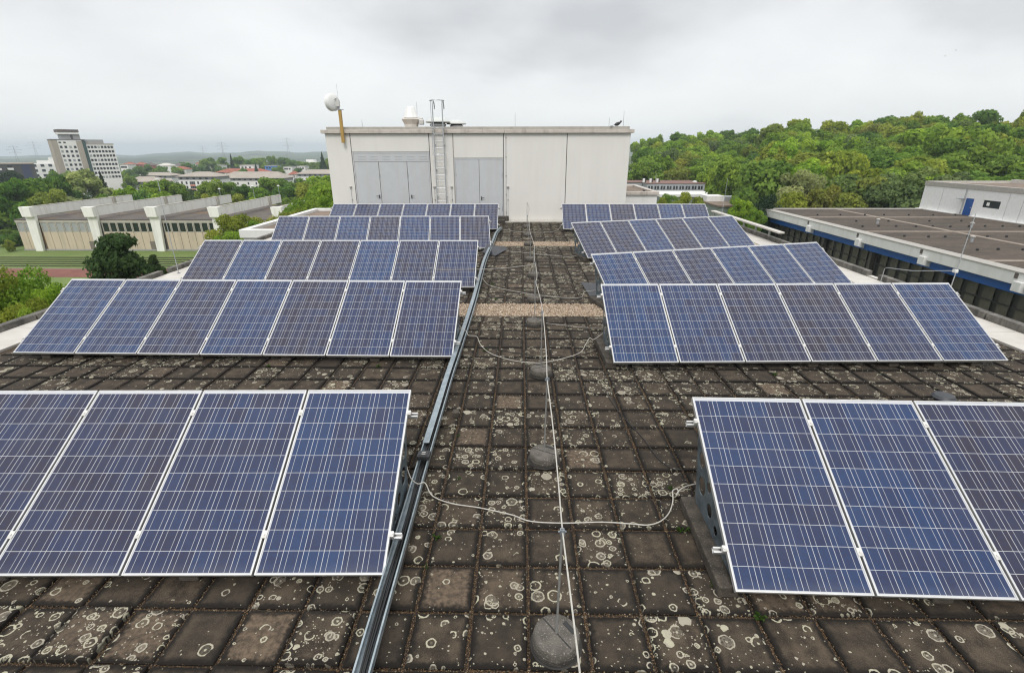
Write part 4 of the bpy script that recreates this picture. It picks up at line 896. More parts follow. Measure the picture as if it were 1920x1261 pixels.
for i, x in enumerate(wcol):
    part(MB().prism([(x - 1.15, -16.2), (x + .35, -16.2), (x + .9, -9.2), (x - 1.05, -9.2)], 'y', 97.85, 98.42), 'pillar', MT['hall_white'], sh, bevel=.03)
    part(MB().prism([(x - 1.055, -9.19), (x + .905, -9.19), (x + .85, -7.3), (x - 1.3, -7.3)], 'y', 97.3, 98.42), 'pillar_head', MT['hall_white'], sh, bevel=.03)
    part(MB().box(x - .3, x + .3, 98.425, 118.9, -9.15, -7.34), 'roof_beam', MT['hall_white'], sh, bevel=.03)
    part(MB().box(x - .5, x + .6, 118.91, 119.7, -9.2, -7.2), 'beam_collar', MT['hall_strip'], sh)
    part(MB().box(x - .3, x + .3, 119.71, 125.4, -9.15, -7.34), 'roof_beam', MT['hall_white'], sh, bevel=.03)
    part(MB().box(x - .34, x + .34, 98.43, 125.45, -7.338, -7.28), 'beam_cap', MT['hall_strip'], sh)
def car(x, y, z, rz, col, label):
    t = thing('parked_car', label, 'car', (x, y, z), rz)
    m = MB(); m.prism([(-2.1, .35), (2.1, .35), (2.15, .7), (1.3, .85), (-2.05, .9)], 'y', -.85, .85)
    m.build('body', mat('car_paint_' + str(int(x)), col, .3), t, bevel=.08)
    MB().prism([(-1.7, .88), (1.15, .86), (.5, 1.42), (-1.2, 1.42)], 'y', -.72, .72).build('cabin', MT['win'], t, bevel=.08)
    for sx in (-1.3, 1.3):
        for sy in (-.86, .70): w = MB().tube([(sx, sy, .32), (sx, sy + .16, .32)], .32, 14).build('wheel', MT['rubber'], t)
car(-128, 121, -15.98, .1, (.32, .36, .42), 'silver blue car parked at the left picture edge beyond the lawn'); car(-119.5, 123.5, -15.98, .1, (.6, .6, .6), 'pale car half hidden behind the left end of the sports hall')

# ================================================================== right hall
rh = thing('flat_roof_hall', 'wide flat-roofed hall with white fascia, blue band and dark glass front', 'building', (50, 50, -18))
FX = 35.7; RZ = -5.16
part(MB().box(36.9, 84, 6, 75.4, -18, -6.3), 'core', MT['facade_f'], rh)
rf = part(MB().box(36.4, 84, 6, 75.6, -6.29, RZ - .06), 'roof', MT['roof_grey'], rh)
part(MB().box(FX, 36.38, 6, 75.95, -6.05, RZ - .02), 'fascia', MT['white_dirty'], rh, bevel=.02)
part(MB().box(FX - .05, 36.9, 6, 76.0, RZ - .018, RZ + .06), 'edge_trim', MT['coping2'], rh)
part(MB().box(36.385, 84, 75.62, 75.95, -6.05, RZ - .02), 'far_fascia', MT['white_dirty'], rh)
part(MB().box(36.91, 84, 75.5, 76.0, RZ - .018, RZ + .06), 'far_trim', MT['membrane'], rh)
part(MB().box(36.1, 36.895, 6, 75.4, -6.75, -6.06), 'blue_band', MT['blue'], rh)
for y in (75.0, 62.4, 52.8, 43.9, 34.9, 25.8, 16.8):
    part(MB().prism([(FX - .28, -6.45), (37.2, -6.95), (37.2, -6.3), (36.42, -6.3), (36.42, -5.75), (FX - .28, -5.75)], 'y', y - .33, y + .33), 'fascia_bracket', MT['white_dirty'], rh, bevel=.02)
    part(MB().box(FX - .03, FX - .001, y + .34, y + .62, -5.6, -5.22), 'fascia_gap', MT['tile_dark'], rh)
fp = None
for k in range(46):
    y = 74.9 - k * 1.5
    for z0, z1 in ((-9.6, -6.78), (-13.2, -10.1)):
        if k >= 46 - 1: continue
        if fp is None: fp = MB().box(-.06, 0, -.47, .47, 0, 1).mesh('window', MT['facade'])
        o = mobj('window', fp, rh, (36.86 - 50, y - .75 - 50, z0 + 18), (0, 0, 0), (1, 1, z1 - z0))
        if z0 > -10: part(MB().box(36.76, 36.798, y - 1.36, y - .14, z0 + 1.55, z0 + 1.63), 'sill_bar', MT['facade_f'], o) if False else None
part(MB().box(36.72, 36.795, 6, 75.2, -8.02, -7.92), 'transom_bar', MT['facade_f'], rh)
part(MB().box(36.6, 36.895, 6, 75.3, -10.05, -9.62), 'floor_band', MT['facade_f'], rh)
for y in (75.25, 60.1, 51.5, 42.2, 30.3): part(MB().box(36.3, 36.7, y - .2, y + .2, -18, -6.76), 'column', MT['conc_base'], rh)
# pale strips on the roof
part(MB().box(46.4, 47.0, 6, 75.4, RZ - .058, RZ - .045), 'pale_strip', MT['roof_strip'], rf)
for y in (54.6, 39.6, 66.5): part(MB().box(37.2, 46.39, y - .3, y + .3, RZ - .058, RZ - .045).box(47.01, 84, y - .3, y + .3, RZ - .058, RZ - .045), 'pale_strip', MT['roof_strip'], rf)
vc = None
rr = random.Random(3)
for yy, xs in ((68.5, range(40, 60, 3)), (58.0, range(39, 58, 2)), (51.0, range(39, 58, 2)), (44.0, range(40, 60, 2)), (62.5, (41, 45, 50, 54))):
    for x in xs:
        if vc is None:
            vc = MB().lathe([(.11, 0), (.11, .14), (.14, .15), (.04, .2)], n=10).build('vent_cap', MT['dark']); c = vc
        else: c = vc.copy(); link(c)
        c.location = (x + rr.uniform(-.2, .2), yy + rr.uniform(-.2, .2), RZ - .06); tag(c, 'small dark vent cap standing in a row on the flat hall roof', 'vent', 'small vents on the flat hall roof')
gv = None
for x, y in ((42.5, 60.5), (43.2, 48.2), (51.0, 57.5), (55.5, 50.2)):
    if gv is None:
        gv = thing('roof_vent', 'x', 'vent'); MB().lathe([(.22, 0), (.22, .6)], n=14).build('pipe', MT['steel'], gv, smooth=True); MB().lathe([(.36, .6), (.38, .7), (.1, .85)], n=16).build('cap', MT['coping2'], gv, smooth=True); g2 = gv
    else: g2 = copy_tree(gv)
    g2.location = (x, y, RZ - .06); g2.scale = (.6, .6, .75); tag(g2, 'grey capped vent pipe on the flat hall roof, taller than the dark caps around it', 'vent', 'capped vent pipes on the flat hall roof')
ph = thing('roof_house', 'white rooftop house with a blue door and a dark slot window on the hall roof', 'building', (60, 62, RZ))
px0 = 59.6
part(MB().box(px0 + .1, 72, 40, 76.9, RZ - .06, -1.95), 'core', MT['joint'], ph)
edges = [76.95, 73.4, 69.5, 63.3, 61.4, 56.5, 51.5, 46.5, 40]
for i in range(len(edges) - 1):
    ya, yb = edges[i + 1] + .03, edges[i] - .03
    if i == 2:   # panel with the door and the slot window
        part(MB().box(px0, px0 + .099, ya, yb, -3.05, -1.92).box(px0, px0 + .099, 69.3, yb, RZ - .05, -3.052).box(px0, px0 + .099, 66.6, 68.05, RZ - .05, -3.052).box(px0, px0 + .099, ya, 66.598, RZ - .05, -3.95).box(px0, px0 + .099, ya, 64.2, -3.948, -3.052), 'wall_panel', MT['white_p'], ph)
        d = part(MB().box(px0 + .03, px0 + .098, 68.06, 69.29, RZ - .05, -3.06), 'door', MT['blue'], ph); part(MB().box(px0 - .03, px0 + .028, 68.2, 68.3, -4.25, -4.15), 'handle', MT['steel'], d)
        w = part(MB().box(px0 + .05, px0 + .098, 64.21, 66.59, -3.94, -3.06), 'slot_window', MT['win'], ph); part(MB().box(px0 + .02, px0 + .048, 65.7, 66.1, -3.7, -3.3), 'notice', MT['white_p'], w)
        part(MB().tube([(px0 - .12, 69.5, -1.9), (px0 - .12, 69.5, RZ)], .05, 6), 'down_pipe', MT['steel'], ph); part(MB().box(px0 - .7, px0 - .01, 69.4, 70.1, -3.2, -3.1), 'lamp_arm', MT['steel'], ph)
    else: part(MB().box(px0, px0 + .099, ya, yb, RZ - .05, -1.92), 'wall_panel', MT['white_p'], ph)
part(MB().box(px0 - .08, px0 + .5, 40, 77.0, -1.918, -1.30), 'coping', MT['coping2'], ph, bevel=.02); part(MB().box(px0 + .51, 72, 76.6, 77.0, -1.918, -1.30).box(71.5, 72.1, 40, 76.59, -1.918, -1.10), 'far_coping', MT['membrane'], ph); part(MB().box(px0 + .51, 71.49, 40, 76.59, -1.94, -1.6), 'roof', MT['roof_brown'], ph)
part(MB().box(px0 - .5, px0 - .001, 40, 67.6, RZ - .055, RZ + .03).box(px0 - .5, px0 - .001, 70.2, 77, RZ - .055, RZ + .03), 'base_flashing', MT['white_p'], ph)
part(MB().tube([(66, 66, -1.6), (66, 66, -.9)], .12, 8), 'pipe', MT['black'], ph)

# ================================================================== grey building with roof vents, low wings
gb = thing('office_block', 'long low grey office block with a window band, red roof and three roof vents', 'building', (45, 150, -18))
part(MB().box(36.6, 53.3, 150, 164, -18, -6.3), 'wall', MT['greyblue'], gb)
part(MB().box(31.0, 36.58, 155.5, 164, -18, -6.3), 'side_wall', MT['greyblue'], gb)
part(MB().box(36.4, 53.5, 149.8, 164.2, -6.298, -6.12), 'roof', MT['roof_red'], gb); part(MB().box(30.8, 36.39, 155.3, 164.2, -6.298, -6.12), 'roof', MT['roof_red'], gb)
for i in range(9):
    x = 37.0 + i * 1.8
    w = part(MB().box(x, x + 1.3, 149.93, 149.999, -7.85, -6.9), 'window', MT['win'], gb); part(MB().box(x + .6, x + .68, 149.9, 149.929, -7.85, -6.9), 'frame', MT['white_p'], w)
for i, x in enumerate((36.0, 38.0, 40.0)):
    part(MB().box(x, x + .55, 153, 153.5, -6.118, -5.0), 'roof_stack', MT['white_p'], gb); part(MB().box(x + .56, x + .95, 153, 153.5, -6.118, -5.1), 'stack_side', MT['dark_slate'], gb)
part(MB().tube([(39.7, 153, -6.1), (39.7, 153, -3.6)], .06, 6), 'mast', MT['steel'], gb); part(MB().lathe([(.7, 0), (.7, .25), (.2, .45)], (51.6, 154, -6.118), 12), 'skylight', MT['white_p'], gb)
lw = thing('low_wing', 'low white-edged wing with a green grey wall in front of the grey office block', 'building', (45, 137, -18))
part(MB().box(37.0, 51.8, 136, 148, -18, -8.75), 'wall', MT['greengrey'], lw); part(MB().box(36.7, 52.1, 135.7, 148, -8.748, -8.1), 'roof', MT['white_dirty'], lw)
ls = thing('low_shed', 'low brown-roofed building with a white box and a white flue, left of the dark conifer', 'building', (45, 105, -18))
part(MB().box(40.3, 50, 104, 118, -18, -7.9), 'wall', MT['greengrey'], ls); part(MB().box(40, 50.4, 103.7, 118.3, -7.898, -7.6), 'roof', MT['roof_brown'], ls)
part(MB().box(40.6, 44.4, 112, 116, -7.598, -6.45), 'roof_box', MT['white_dirty'], ls); part(MB().box(44.8, 47.4, 113, 116, -7.598, -6.7), 'duct', MT['greyblue'], ls)
part(MB().tube([(47.4, 108, -7.6), (47.4, 108, -5.9)], .33, 12).box(47.3, 48.3, 107.7, 108.3, -6.3, -5.85), 'flue', MT['white_p'], ls)
# ================================================================== town on the left
tw = thing('apartment_tower', 'tall white apartment tower with a concrete edge, a green stripe and a flat rooftop cap', 'tower', (-294.0, 327.0, -27), R(48.65))
def tp_(mb, name, m, parent=None):
    p = parent or tw
    mb.v = [(v[0], v[1], v[2] + 27) for v in mb.v] if parent is None else mb.v
    return mb.build(name, m, p)
tp_(MB().box(0, 3.05, 0, 14, -27, 9.0).box(12.2, 15.1, -.3, 14, -27, 8.6), 'concrete_shaft', MT['tower_conc'])
tp_(MB().box(3.06, 12.19, .05, 14, -27, 8.7), 'white_wall', MT['render_w'])
tp_(MB().box(15.11, 16.9, -.1, 14, -27, 8.4), 'green_stripe', MT['green_strip'])
tp_(MB().box(16.91, 31.3, .05, 14, -27, 6.3), 'white_wall', MT['render_w'])
tp_(MB().box(16.91, 31.5, -.1, 14.1, 6.32, 6.9), 'roof_edge', MT['tower_conc'])
tp_(MB().box(-.15, 16.9, -.2, 14.1, 9.02, 9.35), 'roof_edge', MT['tile_dark']); tp_(MB().box(16.91, 26.7, 2, 13, 6.91, 9.3), 'roof_storey', MT['render_g'])
tp_(MB().box(5.6, 15.2, 2, 12, 9.36, 12.3), 'cap_base', MT['render_g']); tp_(MB().box(4.6, 15.0, 1.2, 12.6, 12.32, 13.6), 'cap_band', MT['render_w']); tp_(MB().box(4.4, 15.2, 1.0, 12.8, 13.62, 15.2), 'cap_top', MT['tile_dark']); tp_(MB().box(10.4, 11.6, 1.9, 1.999, 9.4, 12.3), 'cap_slot', MT['dark_slate'])
wm = MB().box(-.62, .62, -.06, 0, -.72, .72).mesh('window', MT['win']); wl_ = MB().box(-.62, .62, -.06, 0, -.72, .72).mesh('window', MT['blind'])
rr = random.Random(8)
for k in range(8):
    for x in (4.0, 6.25, 8.6, 10.9): mobj('window', wl_ if rr.random() < .2 else wm, tw, (x + .15, .045, 27 + 4.75 - 2.67 * k))
for k in range(8):
    for x in (17.9, 19.65, 21.4, 23.1, 24.9, 26.65, 28.4, 30.1): mobj('window', wl_ if rr.random() < .13 else wm, tw, (x, .045, 27 + 4.75 - 2.67 * k))
for x in (4.1, 6.4): mobj('window', wm, tw, (x, .045, 27 + 7.4), (0, 0, 0), (1, 1, .6))
def hip(m, x0, x1, y0, y1, z0, z1, oh=1.2, mi=0):
    a, b, c, d = x0 - oh, x1 + oh, y0 - oh, y1 + oh; in_ = min((d - c) / 2, (b - a) / 2 - .5); ym = (c + d) / 2
    m.add([(a, c, z0), (b, c, z0), (b, d, z0), (a, d, z0), (a + in_, ym, z1), (b - in_, ym, z1)], [(3, 2, 1, 0), (0, 1, 5, 4), (1, 2, 5), (2, 3, 4, 5), (3, 0, 4)], mi); return m
def apartments(label, x0, x1, y0, dep, zb, ze, zr, cols, rows, wallm='render_w', attic='render_g', roofm='tile_tan', accents=(), wsize=(.55, .85)):
    t = thing('apartment_block', label, 'apartment block', ((x0 + x1) / 2, y0, zb))
    part(MB().box(x0, x1, y0, y0 + dep, zb, ze - 2.2), 'wall', MT[wallm], t); part(MB().box(x0 + .2, x1 - .2, y0 + .2, y0 + dep, ze - 2.2, ze), 'attic_storey', MT[attic], t)
    part(hip(MB(), x0, x1, y0, y0 + dep, ze + .01, zr), 'roof', MT[roofm], t)
    w = MB().box(-wsize[0], wsize[0], -.06, 0, -wsize[1], wsize[1]).mesh('window', MT['win'])
    for r_ in range(rows):
        for c in cols: mobj('window', w, t, (c - (x0 + x1) / 2, -.005, ze - zb - 3.9 - 2.75 * r_))
    for k in range(int((x1 - x0) / 4.2)): mobj('attic_window', w, t, (x0 + 2 + k * 4.2 - (x0 + x1) / 2, .195, ze - zb - 1.1), (0, 0, 0), (1.6, 1, .6))
    for (ax, aw, m) in accents:
        for r_ in range(rows):
            part(MB().box(ax - aw, ax + aw, y0 - .25, y0 - .005, ze - 5.9 - 2.75 * r_, ze - 4.9 - 2.75 * r_), 'balcony_panel', MT[m], t)
    return t
apartments('white four-storey apartment block with salmon balcony panels and a broad tan hipped roof', -224.4, -199, 335, 16, -27, -13.4, -10.6, (-222.3, -219.3, -216.6, -215.4, -214.2, -211.6, -208.7, -203.5), 4, accents=((-215.4, 1.6, 'salmon'),))
apartments('grey and bluish white block under a pinkish tan roof, right beside the tall tower', -262, -238, 335, 14, -27, -16.6, -13.6, (-257, -252, -246, -241), 3, wallm='render_w')
apartments('long white apartment block with a tan roof behind the ends of the hall beams', -226, -177, 385, 15, -27, -16.9, -12.6, (-221, -213, -205, -199, -194, -188, -182), 3)
apartments('white apartment block with light blue balcony panels, partly hidden by the plant room', -181.5, -150, 418, 15, -27, -15.4, -12.2, (-179, -174, -168, -160, -156, -152), 3, accents=((-171.2, .9, 'win_blue'), (-164.5, .9, 'win_blue')))
apartments('low white block with a flat pinkish roof in front of the dark roofed houses', -318, -290, 425, 14, -27, -17.0, -14.6, (-314, -307, -300, -294), 2)
apartments('red roofed long block behind the tan apartment roofs', -277, -232, 468, 14, -27, -16.3, -13.2, (-270, -262, -254, -246, -238), 2, roofm='tile_red')
db = thing('slate_block', 'dark slate-clad block with white balconies at the left picture edge', 'apartment block', (-295, 300, -27), R(45))
MB().box(-14, 8, 0, 14, 0, 22.3).build('wall', MT['dark_slate'], db); MB().box(-14.3, 8.3, -.3, 14.3, 22.31, 23).build('roof_edge', MT['tower_conc'], db); MB().box(2.2, 6, -.05, -.002, 0, 22).build('navy_bay', MT['navy'], db); MB().box(-12, -8, 3, 8, 23.01, 25).build('roof_house', MT['render_g'], db)
for x in (-7.6, -2.6):
    for k in range(5):
        b = MB().box(x - 1.3, x + 1.3, -.9, -.006, 19.2 - 3 * k, 20.3 - 3 * k).build('balcony', MT['render_w'], db); MB().box(x - 1.1, x + .9, -.05, -.006, 20.31 - 3 * k, 21.6 - 3 * k).build('balcony_door', MT['win'], b)
wb = thing('terraced_flats', 'cluster of white stepped flats between the slate block and the tall tower', 'apartment block', (-404, 443, -27), R(42))
MB().box(-14, 13, 0, 14, 0, 19).build('wall', MT['render_w'], wb); MB().box(-9, 11, 2, 13, 19.01, 21.5).build('upper_wall', MT['render_w'], wb); MB().box(-1, 9, 3, 12, 21.51, 24).build('top_wall', MT['render_w'], wb)
for x in (-11, -6, -1, 4, 9):
    for k in range(4): MB().box(x - 1.2, x + 1.2, -.07, -.004, 4.5 + 4 * k, 6.6 + 4 * k).build('window', MT['win'], wb)
HOUSES = [(-269, -255.6, 494.8, -11.1, 'render_w', 'flat', 'white two-storey villa with a flat roof above the long tan roof'), (-258.5, -246.5, 522.2, -12.4, 'blue_house', 'flat', 'bright blue house among the dark green trees'),
 (-234.3, -225.9, 510.5, -13, 'render_w', 'flat', 'small pale house just right of the bright blue house'), (-227.1, -218.4, 524.7, -13, 'render_w', 'flat', 'small white house left of the stepped white villa'),
 (-249.7, -233.2, 592.7, -10.5, 'render_w', 'step', 'large stepped white villa near the left edge of the plant room'), (-227.1, -214.5, 579.4, -12.4, 'render_w', 'flat', 'pale villa right at the left edge of the plant room'),
 (-197.8, -191.5, 438.8, -14.2, 'render_w', 'tile_red', 'small house with an orange red roof between two tan roofed blocks'), (-338.7, -325.1, 499.9, -12.1, 'render_w', 'tile_red', 'white house with an orange red roof below a dark roof'),
 (-405.3, -389.6, 600.4, -11.7, 'render_w', 'tile_dark', 'dark roofed house behind the orange red roof'), (-394.3, -379.7, 559.1, -10.6, 'render_w', 'membrane', 'white roofed house right of the tall tower'),
 (-430.5, -418.9, 556.4, -9.5, 'tile_red', 'tile_red', 'reddish brown house right beside the tall tower'), (-439.9, -428.8, 586.7, -10.2, 'tile_red', 'tile_red', 'reddish house standing a little behind its neighbours'), (-414.8, -405.3, 567.3, -10.3, 'tile_red', 'tile_dark', 'reddish house with a dark roof'),
 (-344.9, -338.4, 443.7, -9.1, 'render_w', 'flat', 'small white cube house touching the right edge of the tall tower'), (-406.1, -397.4, 645.1, -10.9, 'render_w', 'tile_red', 'distant pale house with a red roof between round trees'),
 (-319.4, -309.4, 534.4, -12.2, 'render_w', 'flat', 'pale house half hidden by a round tree left of the dark conifer'), (-260.5, -251.1, 452.7, -13.4, 'render_w', 'tile_red', 'low house with a red roof in front of the villas')]
for x0, x1, y, zt, wm_, rf_, lb in HOUSES:
    t = thing('house', lb, 'house', ((x0 + x1) / 2, y, -27), group='houses of the far town'); hh = zt + 27; w = (x1 - x0) / 2
    eave = hh if rf_ in ('flat', 'step') else hh - 2.6
    MB().box(-w, w, 0, 10, 0, eave).build('wall', MT[wm_], t)
    if rf_ == 'flat': MB().box(-w - .3, w + .3, -.3, 10.3, eave + .01, eave + .35).build('roof', MT['coping2'], t)
    elif rf_ == 'step': MB().box(-w * .5, w * .6, 2, 10, eave + .01, eave + 2.8).build('upper_wall', MT[wm_], t); MB().box(-w - .3, w + .3, -.3, 1.95, eave + .01, eave + .4).build('roof', MT['render_w'], t)
    else: hip(MB(), -w, w, 0, 10, eave + .01, hh, .7).build('roof', MT[rf_], t)
    for k in (-.62, -.15, .45): MB().box(k * w - .9, k * w + .9, -.06, -.004, eave - 2.6, eave - 1.1).build('window', MT['win'], t)
# power pylons on the plain
def pylon(x, y, zb, zt, s, rz, label):
    t = thing('power_pylon', label, 'pylon', (x, y, zb), rz, 'power pylons on the plain'); h = zt - zb; m = MB(); w = h * .075; r = .10 * s
    for sx in (-1, 1):
        for sy in (-1, 1): m.tube([(sx * w, sy * w, 0), (sx * w * .3, sy * w * .3, h * .6), (0, 0, h)], r, 4)
    n = 7
    for i in range(n):
        a, b = i / n * .9, (i + 1) / n * .9
        def ww(q): return w * (1 - q * 1.05 if q < .6 else .37 * (1 - (q - .6) / .4))
        for sx in (-1, 1):
            m.tube([(sx * ww(a), -ww(a), a * h), (-sx * ww(b), -ww(b), b * h)], r * .6, 4); m.tube([(-ww(a), sx * ww(a), a * h), (-ww(b), -sx * ww(b), b * h)], r * .6, 4)
    m.build('lattice_mast', MT['pylon'], t)
    for z, l in ((.62, .24), (.76, .32), (.90, .2)):
        MB().tube([(-l * h, 0, z * h), (0, 0, z * h + 1.2 * s), (l * h, 0, z * h)], r * .8, 4).tube([(-l * h, 0, z * h), (l * h, 0, z * h)], r * .8, 4).tube([(-l * h, 0, z * h), (-l * h, 0, z * h - 1.5 * s)], r * .6, 4).tube([(l * h, 0, z * h), (l * h, 0, z * h - 1.5 * s)], r * .6, 4).build('cross_arm', MT['pylon'], t)
pylon(-1046, 1072, -26, 12.2, 1.6, .8, 'lattice pylon with three broad arms above the slate block at the left edge'); pylon(-1365, 1460, -26, 27, 1.6, .8, 'fainter lattice pylon just left of the tall tower')
pylon(-742, 1301, -26, 22, 1.8, .5, 'darkest lattice pylon, left of the middle of the hazy plain'); pylon(-812, 1828, -30, 43, 2.0, .5, 'faint tall lattice pylon nearest the plant room'); pylon(-1040, 1708, -28, 17, 1.4, .5, 'small faint pylon left of the darkest pylon')
pylon(455, 1215, -5, 45, 1.5, .3, 'small pylon top peeping over the wooded ridge')
lp = thing('light_mast', 'pale double light mast rising behind the hall beams', 'lamp post', (-91, 128, -18)); MB().tube([(0, 0, 0), (0, 0, 14.2)], [.14, .08], 8).build('pole', MT['steel'], lp); MB().box(-.5, .5, -.2, .2, 14.2, 14.45).build('lamp', MT['white_p'], lp)
for i, (x, y, zt) in enumerate(((-80, 135, -6.8), (-72, 137, -6.2), (-66, 139, -6.3))):
    l2 = thing('street_lamp', 'small white street lamp among the trees behind the hall, ' + ['leftmost', 'middle', 'rightmost'][i] + ' of three', 'street lamp', (x, y, -18), group='street lamps behind the sports hall'); h = zt + 18
    MB().tube([(0, 0, 0), (0, 0, h)], [.09, .05], 6).build('pole', MT['steel'], l2); MB().lathe([(.1, 0), (.35, .12), (.3, .3), (.05, .4)], (0, 0, h), 10).build('lamp', MT['white_p'], l2)
